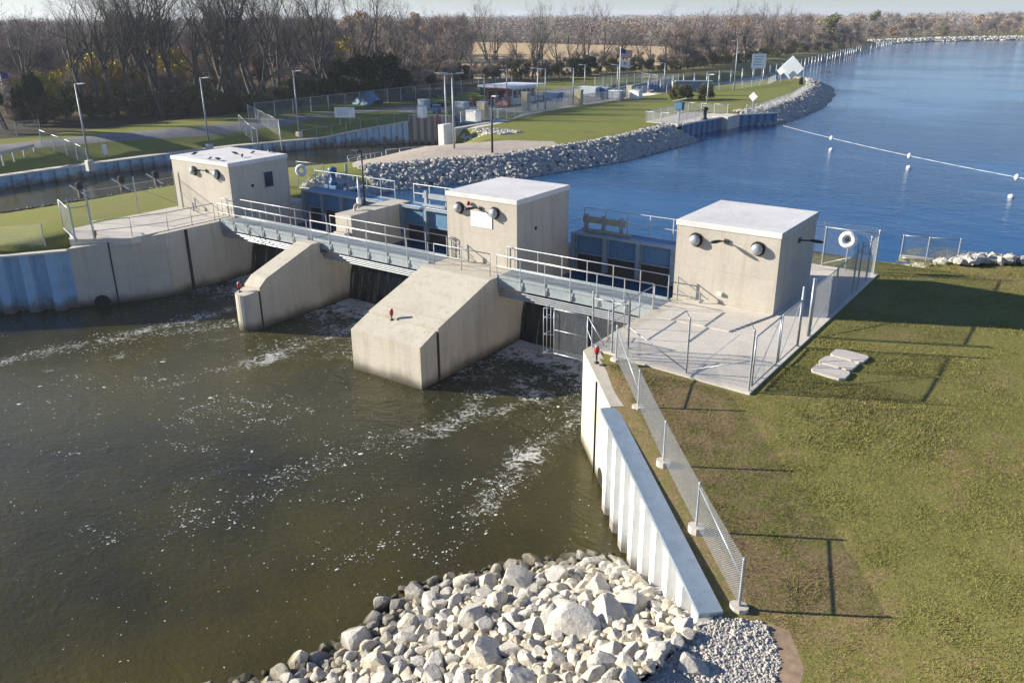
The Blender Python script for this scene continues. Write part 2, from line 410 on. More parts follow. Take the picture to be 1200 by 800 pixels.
# ------------------------------------------------------------------ ground and water
ZR, ZL = -3.6, -1.3
def sm(t): t = max(0., min(1., t)); return t*t*(3-2*t)
def lerp_tab(tab, v):
    if v <= tab[0][0]: return tab[0][1]
    for (a, x), (b, y) in zip(tab[:-1], tab[1:]):
        if v <= b: return x+(y-x)*(v-a)/(b-a)
    return tab[-1][1]
LOCKW = [(-60,-83),(40,-83),(50,-82.2),(60,-81),(70.4,-78.3),(74.4,-75.3),(79,-71.7),(82,-69)]   # y -> x of the far sheet wall
LOCKT = [(-60,-2.5),(48,-2.45),(60,-2.5),(70.4,-2.6),(74.4,-1.8),(79,-1.05),(82,-1.0),(88,-.3)]
def hbase(x, y):
    xw = lerp_tab(LOCKW, y)
    if x > -14.5:
        return -.06 - .10*max(0, 23.5-y)*sm((4-x)/7) if y > -5 else -2.85*sm((4-x)/7)-.06
    if x > xw + 1.0 and y < 160:
        far = -.06
        if y < 58:
            t = max(0, min(1, (-47.5-x)/23.8)); z1 = -.08-3.45*t**1.25
        if y > 52:
            t = sm((-51.5-x)/6.5); z2 = -.08-2.6*t
            if y > 69: z2 = -.08-2.6*t*(1-sm((y-69)/3))
        if y <= 52: return z1
        if y >= 58: return z2
        k = (y-52)/6; return z1*(1-k)+z2*k
    if y >= 160 and x > -55: return -.06
    if y < 95:
        top = lerp_tab(LOCKT, y); d = max(0, xw-x)
        return top + (-.75-top)*sm(d/7.5)
    return -.75+.7*sm((y-95)/30)

RIVER = [(-13.85,36),(-13.85,23.77),(-11.1,20.8),(-4.9,14.3),(-5.3,12.6),(-6.2,6),(-7.5,-10),(-9,-60),(-66,-60),(-62,-10),(-56,6),(-50.8,14.4),(-46.8,18.5),(-44.1,21.5),(-42.3,24.1),(-41.65,25.6),(-41.6,28.9),(-41.6,36)]
RIVNAT = [[(-66,-60),(-62,-10),(-56,6),(-50.8,14.4)]]
LOCK = [(-72.6,-60),(-72.3,30.5),(-71.4,38),(-71,46),(-67.7,57.6),(-61.6,59),(-60,64),(-57.6,68.0),(-57.6,80.6),(-68.6,82.4),(-71.7,79),(-75.3,74.4),(-78.3,70.4),(-81,60),(-82.2,50),(-83,40),(-83,-60)]
LOCKNAT = [[(-72.6,-60),(-72.3,30.5),(-71.4,38),(-71,46),(-67.7,57.6),(-61.6,59),(-60,64),(-57.6,68.0)]]
LAKE = [(-41.6,32.1),(-41.6,38.6),(-42.6,41),(-44.8,45.3),(-42,51),(-39.1,56.3),(-38,61),(-36.3,68.5),(-36.1,78.9),(-36.4,84.6),(-38.3,87.0),(-37.6,94.2),(-37,97.9),(-35.5,100.4),(-33.8,104.9),(-35.1,124),(-39.3,145),(-44,160.4),(-50.6,168.3),
        (-56,163),(-60,146),(-61.3,124),(-60.3,121),(-60.0,87),(-66.8,87),(-67,121),(-69.3,135),(-70.6,151),(-67,160),(-65.5,180),(-67.5,205),(-80,313),(-86,376),(-93.5,408),(-78,457),(-47,501),(50,560),(300,650),(1200,760),(1200,120),(200,90),(40,60),(5,50),(-5.5,47.3),(-8.2,44),(-9.2,42.9),(-13.85,42.9),(-13.85,32.1)]
LAKENAT = [[(-42.6,41),(-44.8,45.3),(-42,51),(-39.1,56.3),(-38,61),(-36.3,68.5),(-36.1,78.9),(-36.4,84.6)],
           [(-35.5,100.4),(-33.8,104.9),(-35.1,124),(-39.3,145),(-44,160.4),(-50.6,168.3),(-56,163),(-60,146),(-61.3,124)],
           [(-70.6,151),(-67,160),(-65.5,180),(-67.5,205),(-80,313),(-86,376),(-93.5,408),(-78,457),(-47,501),(50,560),(300,650),(1200,760)],
           [(1200,120),(200,90),(40,60),(5,50),(-5.5,47.3),(-8.2,44)]]
def inside(p, poly):
    x, y = p; c = False; j = len(poly)-1
    for i in range(len(poly)):
        xi, yi = poly[i]; xj, yj = poly[j]
        if (yi > y) != (yj > y) and x < (xj-xi)*(y-yi)/(yj-yi)+xi: c = not c
        j = i
    return c
def dseg(p, a, b):
    ax, ay = a; bx, by = b; dx, dy = bx-ax, by-ay; L = dx*dx+dy*dy
    t = 0 if L == 0 else max(0, min(1, ((p[0]-ax)*dx+(p[1]-ay)*dy)/L))
    return math.hypot(p[0]-ax-dx*t, p[1]-ay-dy*t)
def dline(p, line): return min(dseg(p, a, b) for a, b in zip(line[:-1], line[1:]))
WATERS = [(RIVER, RIVNAT, ZR), (LOCK, LOCKNAT, ZR), (LAKE, LAKENAT, ZL)]
def hground(x, y):
    z = hbase(x, y)
    for poly, nats, wz in WATERS:
        for ln in nats:
            d = dline((x, y), ln)
            if d < 14:
                for e, f in ((ln[0], ln[1]), (ln[-1], ln[-2])):     # past the end of a natural shore the bank rises quickly
                    t = Vector((e[0]-f[0], e[1]-f[1])).normalized(); ov = (x-e[0])*t.x+(y-e[1])*t.y
                    if ov > 0 and math.hypot(x-e[0], y-e[1]) < d+.05: d += 3*ov
                if d > .01 and inside((x, y), poly): d = -d
                z = min(z, wz + (.42 if wz == ZL else .38)*d)
    return z

ROAD = [(-92,-60),(-91,20),(-90.4,30),(-90,40),(-88.8,50),(-86.4,60),(-84.8,70),(-84,78),(-82,88),(-79,98),(-76,110)]
def offset_line(line, d):
    out = []
    for i, p in enumerate(line):
        a = line[max(0, i-1)]; b = line[min(len(line)-1, i+1)]
        t = Vector((b[0]-a[0], b[1]-a[1])).normalized(); out.append((p[0]-t.y*d, p[1]+t.x*d))
    return out
def band(line, w): return offset_line(line, w/2)+offset_line(line, -w/2)[::-1]
ZONES = [
 ('gravel_patch', [(-4.9,14.3),(-4.0,14.7),(-3.35,13.9),(-3.1,12.4),(-3.4,9.5),(-5.5,5),(-6.2,6),(-5.3,12.6)], 'gravel'),
 ('soil_edge', [(-4.0,14.7),(-3.5,14.75),(-2.9,13.9),(-2.65,12.2),(-2.9,9),(-4.6,4.4),(-5.5,5),(-3.4,9.5),(-3.1,12.4),(-3.35,13.9)], 'dirt'),
 ('road', band(ROAD, 3.0), 'asphalt'),
 ('parking_lot', [(-83.6,90),(-80.5,99),(-77.2,110),(-76,122),(-68.5,122),(-68.5,88.5),(-74,88.5),(-78.3,84.5)], 'asphalt'),
 ('stone_path', [(-49.6,47.8),(-45.6,51.5),(-43.4,56),(-42.2,60.5),(-42.0,66.5),(-43.5,68),(-47.5,66.4),(-51.5,63.2),(-55.5,68.3),(-57.4,67.8),(-59.7,64),(-61.2,59.2),(-56.5,55.5),(-52.5,50.5)], 'path'),
 ('lock_deck', [(-57.55,71.5),(-57.55,80.7),(-60,87),(-60.3,121),(-57.6,120.5),(-58.6,105),(-58.9,92),(-58.2,84),(-56.2,77),(-55.9,72)], 'slab'),
 ('field', [(-101,128),(-96,150),(-92,175),(-94,220),(-104,300),(-260,330),(-330,240),(-190,140)], 'field'),
]
def subdiv_line(line, step, closed=True):
    pts = []; n = len(line); rng = range(n) if closed else range(n-1)
    for i in rng:
        a = line[i]; b = line[(i+1) % n]; L = math.hypot(b[0]-a[0], b[1]-a[1])
        far = math.hypot(a[0]+30, a[1]-50)
        st = step if far < 160 else step*8
        k = max(1, min(60, int(L/st)))
        for j in range(k): pts.append((a[0]+(b[0]-a[0])*j/k, a[1]+(b[1]-a[1])*j/k))
    if not closed: pts.append(line[-1])
    return pts
def build_ground():
    V2 = []; E2 = []
    def addp(pts, closed=True):
        o = len(V2); V2.extend(Vector(p) for p in pts); n = len(pts)
        for i in range(n if closed else n-1): E2.append((o+i, o+(i+1) % n))
    for poly, _, _ in WATERS: addp(subdiv_line(poly, 3))
    for _, z, _ in ZONES: addp(subdiv_line(z, 3))
    for _, nats, _ in WATERS:
        for ln in nats:
            for d in (-2.2, 2.2, 5.0):
                q = subdiv_line(offset_line(ln, d), 4, False)
                V2.extend(Vector(p) for p in q)
    def grid(x0, x1, y0, y1, s):
        x = x0
        while x < x1:
            y = y0
            while y < y1:
                V2.append(Vector((x+rnd.uniform(-.2, .2)*s, y+rnd.uniform(-.2, .2)*s))); y += s
            x += s
    grid(-14, 12, 4, 48, 1.3); grid(-100, -40, 8, 125, 2.2); grid(-130, -30, 125, 210, 5)
    grid(-300, 100, -60, 600, 24); grid(-3000, 3000, -300, 5000, 260)
    V2.extend(Vector(p) for p in ((-4000,-400),(4000,-400),(4000,6000),(-4000,6000)))
    vo, eo, fo, _, _, _ = delaunay_2d_cdt(V2, E2, [], 0, 1e-4)
    zc = {}
    def zz(i):
        if i not in zc:
            x, y = vo[i]; zc[i] = hground(x, y) if math.hypot(x+30, y-80) < 700 else -.1
            if zc[i] > -1 and math.hypot(x-2, y-20) < 22: zc[i] += .05*mnoise.noise(Vector((x*.5, y*.5, 0)))*min(1, max(0, (math.hypot(x+10, y-30)-8)/6))
        return zc[i]
    groups = {}
    for f in fo:
        cx = sum(vo[i].x for i in f)/3; cy = sum(vo[i].y for i in f)/3; drop = False
        for poly, nats, wz in WATERS:
            if inside((cx, cy), poly):
                mz = max(zz(i) for i in f)
                dn = min([dline((cx, cy), ln) for ln in nats])
                if mz > wz+.03 or dn > 4: drop = True
                break
        if drop: continue
        name = 'ground'
        for zn, poly, _ in ZONES:
            if inside((cx, cy), poly): name = zn; break
        if name == 'ground':
            if cx > -14.6: name = 'bank_lawn'
            elif cx < -88 and cy > 0 and (cx < -96 or cy > 95) and cy < 420: name = 'forest_floor'
            elif cy > 150 and cx < -60: name = 'levee'
        groups.setdefault(name, []).append(f)
    mats = {'ground': 'grass', 'bank_lawn': 'drygrass', 'forest_floor': 'floor', 'levee': 'bankgrass'}
    for zn, _, m in ZONES: mats[zn] = m
    for name, fs in groups.items():
        idx = {}; vs = []; ff = []
        for f in fs:
            q = []
            for i in f:
                if i not in idx: idx[i] = len(vs); vs.append((vo[i].x, vo[i].y, zz(i)))
                q.append(idx[i])
            ff.append(tuple(q))
        b = MB(); b.add(vs, ff); o = b.build(name, M[mats[name]], loc=(0,0,0), smooth=True); struct(o)
build_ground()

# river bed bank under the rip-rap near the camera
WL = [(G(760,652,ZR).x, G(760,652,ZR).y)]+[(G(*q, ZR).x, G(*q, ZR).y) for q in ((740,655),(700,658),(600,668),(545,680),(480,695),(440,735),(375,775),(300,803))]+[(-15.0,7.5),(-14.2,3),(-14,-6),(-14,-30)]
TL = [(-4.9,14.3),(-5.1,13.4),(-5.3,12.6),(-5.9,8),(-6.4,4),(-7.2,-6),(-8,-30)]
def hrip(x, y):
    dt = dline((x, y), TL); dw = dline((x, y), WL)
    poly = WL+TL[::-1]
    t = dt/(dt+dw+1e-6)
    if not inside((x, y), poly) and dw < dt: return ZR-.35*dw
    return -1.0-2.6*t**.9
def build_bank():
    pts = []; n = 60
    b = MB(); W2 = subdiv_line(WL, .6, False); T2 = subdiv_line(TL, .6, False)
    N = 70; K = 14
    def at(line, t):
        L = [0]
        for a, c in zip(line[:-1], line[1:]): L.append(L[-1]+math.hypot(c[0]-a[0], c[1]-a[1]))
        d = t*L[-1]
        for i in range(len(line)-1):
            if d <= L[i+1] or i == len(line)-2:
                k = (d-L[i])/max(1e-9, L[i+1]-L[i]); return (line[i][0]+(line[i+1][0]-line[i][0])*k, line[i][1]+(line[i+1][1]-line[i][1])*k)
    vs = []; ff = []
    for i in range(N+1):
        a = at(TL, i/N); c = at(WL, i/N)
        for j in range(K+1):
            t = j/(K-3); x = a[0]+(c[0]-a[0])*t; y = a[1]+(c[1]-a[1])*t
            z = hrip(x, y) + .08*mnoise.noise(Vector((x*2, y*2, 0)))
            vs.append((x, y, z-.03 if j else -1.03))
    for i in range(N):
        for j in range(K): ff.append((i*(K+1)+j, i*(K+1)+j+1, (i+1)*(K+1)+j+1, (i+1)*(K+1)+j))
    b.add(vs, ff); o = b.build('riprap_bank', M['gravel'], loc=(0,0,0), smooth=True); struct(o)
build_bank()

# water sheets
def frange(a, b, s):
    out = []; x = a
    while x < b-1e-6: out.append(x); x += s
    return out
def build_river():
    xs = [-400,-200,-110,-85]+frange(-72,-3,.5)+[-3,20]; ys = [-200,-60,-20,-6,0]+frange(4,33,.5)+[33]
    PC = [([(330,352),(270,362),(200,380),(110,402),(0,425)], 1.0, .72), ([(400,362),(330,388),(250,398),(160,412),(60,432)], .9, .62), ([(470,352),(420,385),(350,405),(300,425)], 1.0, .72),
          ([(690,412),(650,455),(600,478),(540,492),(470,512)], .95, .78), ([(690,450),(660,500),(610,545),(560,600)], .9, .66), ([(640,440),(560,470),(510,500)], .8, .66), ([(520,500),(440,520),(330,560)], .7, .5)]
    plume = [([(G(*q, ZR).x, G(*q, ZR).y) for q in c_], w_, a_) for c_, w_, a_ in PC]
    vs = []; fo = []; tu = []
    for y in ys:
        for x in xs:
            vs.append((x, y, ZR)); f = 0; t = 0
            for ln, wdt, amp in plume:
                f = max(f, math.exp(-(dline((x, y), ln)/wdt)**2)*amp)
            if -42 < x < -13 and y > 23:
                bay = any(a < x < b for a, b in ((-41.6,-34.3),(-33.2,-25.65),(-21.6,-13.9)))
                if bay: f = max(f, .42+.35*sm((y-24)/5)+.44*sm((y-28.4)/1.8)); t = .35+.65*sm((y-24)/6)
            t = max(t, math.exp(-(max(0, 24-y)/3)**2)*.35 if -42 < x < -13 and y <= 24 else t)
            fo.append(min(1.4, f)); tu.append(t)
    n = len(xs); ff = [(j*n+i, j*n+i+1, (j+1)*n+i+1, (j+1)*n+i) for j in range(len(ys)-1) for i in range(n-1)]
    b = MB(); b.add(vs, ff); o = b.build('river_water', M['river'], loc=(0,0,0)); struct(o)
    for nm, arr in (('foam', fo), ('turb', tu)):
        a = o.data.attributes.new(nm, 'FLOAT', 'POINT'); a.data.foreach_set('value', arr)
build_river()
def flat_poly(name, poly, z, mat):
    vo, _, fo, _, _, _ = delaunay_2d_cdt([Vector(p) for p in poly], [(i, (i+1) % len(poly)) for i in range(len(poly))], [], 0, 1e-5)
    fs = [f for f in fo if inside((sum(vo[i].x for i in f)/3, sum(vo[i].y for i in f)/3), poly)]
    b = MB(); b.add([(v.x, v.y, z) for v in vo], fs); o = b.build(name, mat, loc=(0,0,0)); struct(o); return o
# the lock channel is the same lower pool, the lake sheet runs under its shelving banks
flat_poly('lock_channel_water', [(-70,-60),(-70,30),(-69.3,46),(-65.5,56),(-59,58),(-57,64),(-57.2,69),(-57.6,80.6),(-68.6,82.4),(-71.7,79),(-75.3,74.4),(-78.3,70.4),(-81,60),(-82.2,50),(-83,40),(-83,-60)], ZR+.004, M['river'])
LK = list(LAKE)
def push(poly, idxs, d):
    out = list(poly)
    for i in idxs:
        a = poly[i-1]; b = poly[(i+1) % len(poly)]; t = Vector((b[0]-a[0], b[1]-a[1])).normalized()
        out[i] = (poly[i][0]+t.y*d*s_or, poly[i][1]-t.x*d*s_or)
    return out
_ar = sum(LAKE[i][0]*LAKE[(i+1) % len(LAKE)][1]-LAKE[(i+1) % len(LAKE)][0]*LAKE[i][1] for i in range(len(LAKE)))
s_or = 1 if _ar > 0 else -1
nat_idx = [i for i, p in enumerate(LAKE) if any(p in ln for ln in LAKENAT)]
flat_poly('lake_water', push(LAKE, nat_idx, 1.4), ZL, M['lake'])
def lip():
    for x0, x1, nm in ((-41.55,-34.35,'a'),(-33.15,-25.7,'b'),(-21.55,-13.9,'c')):
        b = MB(); prof = [(32.12, ZL),(31.8, ZL-.06),(31.5, ZL-.25),(31.25, ZL-.65),(31.1, ZL-1.2),(31.0, ZL-1.8),(30.9, ZR-.1)]
        K = 24; vs = []; ff = []
        for j, (y, z) in enumerate(prof):
            for i in range(K+1):
                x = x0+(x1-x0)*i/K; vs.append((x, y+.05*mnoise.noise(Vector((x*3, z, 5)))*min(1, j), z))
        for j in range(len(prof)-1):
            for i in range(K): ff.append((j*(K+1)+i, (j+1)*(K+1)+i, (j+1)*(K+1)+i+1, j*(K+1)+i+1))
        b.add(vs, ff); struct(b.build('waterfall', M['fall'], smooth=True))
lip()

# ------------------------------------------------------------------ dam: walls, piers, gate houses
def curve_wall_left():
    # left wing wall
    t = thing('wing_wall', (-42, 25, ZR), 'grey concrete wing wall on the left bank with two dark vertical joints and a round outfall hole', 'retaining wall')
    face = [(-41.6,36.2),(-41.6,28.9),(-41.62,25.6),(-42.3,24.1),(-44.1,21.5)]
    back = [(x-.5*1.0, y+(.05 if y > 25 else .35)) for x, y in face]; back[-1] = (-44.5,21.9); back[0] = (-42.1,36.2)
    b = MB(); b.prism(face+back[::-1], ZR-1, [-.03,-.03,-.03,-.12,-.36]+[-.36,-.12,-.03,-.03,-.03]); b.build('wall', M['concrete'], t)
    for (x, y), w in (((-41.6,26.9),.16), ((-43.0,23.1),.06)):
        b = MB(); b.box(x-.03, x+.05, y-w/2, y+w/2, ZR-.8, -.06) if y > 25 else b.tube((x+.02,y,ZR-.8), (x+.02,y,-.2), .04, n=6)
        b.build('joint', M['joint'], t)
    q = G(129, 357, ZR+.2); b = MB(); c = Vector((-43.45, 22.45, ZR+.12)); d = Vector((.82,-.57,0))
    b.lathe(c-d*.1, d, [(0,.42),(.13,.42)], 24); b.build('outfall_hole', M['rubber'], t)
curve_wall_left()
def right_wing():
    t = thing('wing_wall', (-12.5, 22, ZR), 'sunlit concrete wing wall on the right bank under the corner of the fence', 'retaining wall')
    b = MB(); poly = [(-13.85,36.2),(-13.85,23.77),(-11.1,20.8),(-10.7,21.15),(-13.3,24.0),(-13.3,36.2)]
    b.prism(poly, ZR-1, [-.03,-.03,-.30,-.30,-.03,-.03]); b.build('wall', M['concrete'], t)
    b = MB(); b.tube((-12.35,22.1,ZR-.5), (-12.35,22.1,-.25), .03, n=6); b.build('joint', M['joint'], t)
    d = Vector((-.72,-.69,0)); b = MB(); b.lathe(Vector((-11.75,21.5,ZR+.28))-d*.1, d, [(0,.3),(.12,.3)], 24); b.build('outfall_hole', M['rubber'], t)
right_wing()
def sheet_wall(name, a, c, ztop0, ztop1, zbot, mat, label, capw=0., pitch=1.1, depth=.28, side=1, capmat=None, cat='sheet pile wall', caph=.12):
    """trapezoidal interlocked sheet piling from a to c with a cap; side = which side is the face"""
    a = Vector((*a, 0)); c = Vector((*c, 0)); d = (c-a).normalized(); L = (c-a).length; nrm = Vector((d.y, -d.x, 0))*side
    t = thing(name, (a.x, a.y, zbot), label, cat)
    pts = []; x = 0; n = max(2, round(L/pitch)); p = L/n
    for i in range(n):
        o = i*p
        pts += [(o, 0), (o+.36*p, 0), (o+.50*p, depth), (o+.86*p, depth)]
    pts.append((L, 0)); vs = []; ff = []
    for u, w in pts:
        q = a+d*u+nrm*w; zt = ztop0+(ztop1-ztop0)*u/L
        vs += [(q.x, q.y, zbot), (q.x, q.y, zt)]
    for i in range(len(pts)-1): ff.append((2*i, 2*i+2, 2*i+3, 2*i+1))
    b = MB(); b.add(vs, ff); o = b.build('sheet_piling', mat, t)
    md = o.modifiers.new('thick', 'SOLIDIFY'); md.thickness = .02; md.offset = 0
    if capw:
        b = MB(); A = a+nrm*(depth+.04); C = c+nrm*(depth+.04); A2 = A-nrm*capw; C2 = C-nrm*capw
        h = caph
        b.add([(A.x,A.y,ztop0-.02),(C.x,C.y,ztop1-.02),(C2.x,C2.y,ztop1-.02),(A2.x,A2.y,ztop0-.02),
               (A.x,A.y,ztop0+h),(C.x,C.y,ztop1+h),(C2.x,C2.y,ztop1+h),(A2.x,A2.y,ztop0+h)],
              [(0,1,2,3),(7,6,5,4),(0,4,5,1),(1,5,6,2),(2,6,7,3),(3,7,4,0)])
        b.build('cap', capmat or M['galv'], t)
    return t
M['capsteel'] = metal('blue_grey_cap_steel', (.34, .41, .46), .38, .5)
M['sheetsun'] = metal('sunlit_galvanised_piling', (.66, .67, .66), .5, .15, rust=.75, scale=1.2)  # sunlit copy of the piling, sun brightness put into the base colour
sheet_wall('sheet_pile_wall', (-11.1,20.8), (-4.95,14.25), -.42, -.95, -4.6, M['sheetsun'], 'sunlit galvanised sheet pile wall with a sloping steel cap running down beside the near rocks', capw=.54, capmat=M['capsteel'], pitch=1.02, side=1, caph=.1)
sheet_wall('sheet_pile_wall', (-44.1,21.5), (-51.0,14.2), -.42, -.8, -4.6, M['sheetblue'], 'bluish sheet pile wall left of the concrete wing wall on the far bank', capw=.45, pitch=1.25, depth=.42, side=-1, caph=.08, capmat=M['slab'])

def pier_one():
    t = thing('divider_pier', (-33.75, 28, ZR), 'narrow concrete pier with a rounded nose between the two left bays', 'pier')
    x0, x1 = -34.33, -33.17
    b = MB(); n = 12; nose = [(-33.75+.58*math.cos(math.pi+math.pi*k/n), 24.7+.58*math.sin(math.pi+math.pi*k/n)) for k in range(n+1)]
    b.prism(nose+[(x1,24.95),(x0,24.95)], ZR-1, [-1.74]*(n+1)+[-1.62]*2); 
    b.build('nose', M['concrete'], t)
    b = MB(); b.prismx([(25.03,ZR-1),(25.03,-1.50),(25.5,-1.12),(28.62,-.05),(29.15,-.05),(29.15,-.66),(31.5,-.66),(31.5,ZR-1)], x0, x1); b.build('shaft', M['concrete'], t)
    b = MB(); b.box(x0-.012, x1+.012, 24.94, 25.04, ZR-.9, -1.66); b.build('joint', M['joint'], t)
    b = MB(); b.box(-34.36, -33.14, 31.5, 36.3, ZR-1, .9); b.build('upper_block', M['concrete'], t)
    b = MB(); b.bevbox(-34.2, -33.3, 31.1, 31.49, -.6, -.02); b.build('ledge', M['slab'], t)
    b = MB(); b.pipe([(-33.95,32.6,.88),(-33.95,32.6,1.05)]+[(-33.95,32.6+.16*(1-math.cos(a)),1.05+.16*math.sin(a)) for a in [math.pi*k/8 for k in range(1,9)]]+[(-33.95,32.92,.98)], .07, 10)
    b.build('vent_pipe', M['slab'], t, smooth=True)
pier_one()
def pier_two():
    t = thing('divider_pier', (-23.6, 28, ZR), 'wide sand coloured concrete pier with a sloping top and a square nose', 'pier')
    x0, x1 = -25.65, -21.62
    b = MB(); b.prismx([(23.85,ZR-1),(23.85,-1.72),(24.93,-1.28),(24.93,ZR-1)], x0+.02, x1-.02); b.build('nose', M['concrete'], t)
    b = MB(); b.prismx([(25.02,ZR-1),(25.02,-1.22),(28.68,-.03),(31.0,-.03),(31.0,ZR-1)], x0, x1); b.build('shaft', M['concrete'], t)
    b = MB(); b.box(x0+.03, x1+.015, 24.92, 25.04, ZR-.9, -1.42); b.build('joint', M['joint'], t)
    b = MB(); b.box(x0, x1, 31.0, 36.4, ZR-1, -.03); b.build('upper_block', M['concrete'], t)
pier_two()

HOUSES = [(-47.3, -41.75, 30.35, 34.7, 3.12), (-25.72, -21.6, 30.76, 35.25, 3.2), (-13.86, -9.6, 31.07, 35.6, 3.27)]
def dome_vent(t, x, z, y):
    b = MB(); b.torus((x, y-.03, z), (0,-1,0), .25, .04, 24, 6); o = b.build('vent_collar', M['rubber'], t, smooth=True)
    b = MB(); b.lathe((x, y, z), (0,-1,0), [(0,.20),(.12,.20),(.13,.225),(.18,.225),(.23,.19),(.28,.11),(.29,.03)], 20); b.build('dome_vent', M['galv'], t, smooth=True)
def wall_lamp(t, x, y, z, dx, dy, L=.75):
    b = MB(); p = Vector((x, y, z)); d = Vector((dx, dy, 0)).normalized()
    b.beam(p-d*.0, p+d*.05, .2, .2); b.tube(p, p+d*L*.45+Vector((0,0,.06)), .03, n=8); k = b.build('lamp_arm', M['black'], t)
    q = p+d*L*.4+Vector((0,0,.07)); h = MB(); h.lathe(q, d, [(0,.05),(.08,.09),(.3,.12),(.48,.09),(.55,.03)], 10)
    h.v = [(a, c, q.z+(e-q.z)*.55) for a, c, e in h.v]; h.build('lamp_head', M['black'], k, smooth=True)
def house(i, label, name='gate_house'):
    x0, x1, y0, y1, H = HOUSES[i]
    t = thing(name, ((x0+x1)/2, (y0+y1)/2, 0), label, 'gate house')
    b = MB(); b.box(x0, x1, y0, y1, -.03, H-.24); b.build('wall', M['wallconc'], t)
    b = MB(); o = .04; b.bevbox(x0-o, x1+o, y0-o, y1+o, H-.235, H, .02); b.build('roof', M['roof'], t)
    if i == 2:
        n = 12
        for k in range(n):
            b = MB(); y = y0+.15+(y1-y0-.3)*k/(n-1); b.box(x1+.041, x1+.075, y-.09, y+.09, H-.225, H-.03)
            b.build('edge_clip', M['galv'], t)
    w = x1-x0
    pts = {0: [(273-1.5, 201.2), (266.5, 202.7)], 1: [], 2: []}
    zc = H-.72
    fr = {0: [.40, .80], 1: [.19, .70], 2: [.20, .80]}[i]
    for f in fr: dome_vent(t, x0+w*f, zc+(.0), y0)
    wall_lamp(t, x0+w*({0:.62,1:.50,2:.50}[i]), y0, H-.62, -.45, -1)
    b = MB()
    if i == 1: wall_bits = None
    if i == 2:
        wall_lamp(t, x1, y0+2.3, H-.75, 1, -.1, 1.1)
        b.bevbox(x0+w*.46, x0+w*.46+.2, y0-.12, y0, .42, .56, .02); b.build('vent_hood', M['white'], t)
        b = MB(); b.bevbox(x1-1.35, x1+.0, y0-2.6, y0-.01, -.03, .06, .02)
    if i == 0:
        b.box(x1-.03, x1+.012, y0+2.45, y0+3.1, 1.35, 2.25); b.build('window', M['glassdark'], t)
        b = MB(); b.box(x1-.01, x1+.03, y0+2.38, y0+2.45, 1.3, 2.3); b.box(x1-.01, x1+.03, y0+3.1, y0+3.17, 1.3, 2.3); b.box(x1-.01, x1+.03, y0+2.38, y0+3.17, 2.25, 2.31); b.box(x1-.01, x1+.035, y0+2.38, y0+3.17, 1.29, 1.35)
        b.build('window_frame', M['galv'], t)
        b = MB(); b.lathe((x1-.01, y0+1.55, 1.6), (1,0,0), [(0,.1),(.03,.1)], 14); b.build('pipe_sleeve', M['rubber'], t)
    if i == 1:
        b.lathe((x1-.01, y0+1.55, 1.62), (1,0,0), [(0,.09),(.03,.09)], 14); b.build('pipe_sleeve', M['rubber'], t)
        b = MB(); c = (x0+w*.345, y0-.12, H-.42); b.lathe((c[0], c[1], c[2]-.1), (0,0,1), [(0,.05),(.04,.09),(.14,.09),(.2,.04)], 12); b.tube((c[0], y0, c[2]-.08), (c[0], c[1], c[2]-.08), .025); b.build('red_beacon', M['red'], t, smooth=True)
    return t
house(0, 'left concrete gate house with a small dark window and birds on its pale roof')
house(1, 'middle concrete gate house with a white notice on its front wall')
house(2, 'right concrete gate house standing on the fenced slab on the near bank')
# notice on the middle house
def wall_sign():
    x0, x1, y0, y1, H = HOUSES[1]; w = x1-x0
    a = PL(552, 247.5, 1, y0); c = PL(577, 268.5, 1, y0)
    t = thing('notice_board', ((a.x+c.x)/2, y0, c.z), 'white notice with several lines of small print on the middle gate house wall', 'sign')
    b = MB(); b.bevbox(a.x, c.x, y0-.035, y0-.002, c.z, a.z+.02, .008); b.build('panel', M['signwhite'], t)
    b = MB(); r2 = random.Random(4); wz = a.z-c.z
    for k in range(7):
        z = a.z-.09-k*(wz-.14)/6.4; x = a.x+.08+r2.uniform(0,.08); e = c.x-.08-r2.uniform(0,.12)
        while x < e:
            l = r2.uniform(.05,.14); b.box(x, min(e, x+l), y0-.038, y0-.034, z-.018, z+.018); x += l+.035
    b.build('lettering', M['lid'], t)
wall_sign()

# slabs
def slab(name, poly, z0, z1, label=None):
    b = MB(); b.prism(poly, z0, z1); return struct(b.build(name, M['slab'], loc=(0,0,0)))
slab('concrete_slab', [(-13.28,24.02),(-12.2,24.0),(-12.05,23.85),(-7.72,23.55),(-7.60,39.3),(-13.28,39.3)], -.35, .0)
slab('concrete_apron', [(-13.2,28.3),(-10.3,28.3),(-9.6,30.9),(-9.6,31.05),(-13.2,31.05)], .001, .05)
slab('concrete_slab', [(-42.12,23.9),(-42.12,36.2),(-47.2,36.2),(-47.2,26.6),(-46.9,23.3),(-44.6,21.9)], -.35, .0)
b = MB(); 
for q0, q1 in (((-13.2,26.6),(-7.7,26.6)), ((-10.6,24.1),(-10.6,28.3)), ((-13.2,29.6),(-7.7,29.6))): pass
for y in (26.2, 28.9, 33.2, 36.2): b.box(-9.2 if y > 30 else -13.2, -7.68, y-.012, y+.012, .0005, .004)
b.box(-9.9, -9.87, 23.8, 28.3, .0005, .004); struct(b.build('slab_joints', M['lid'], loc=(0,0,0)))
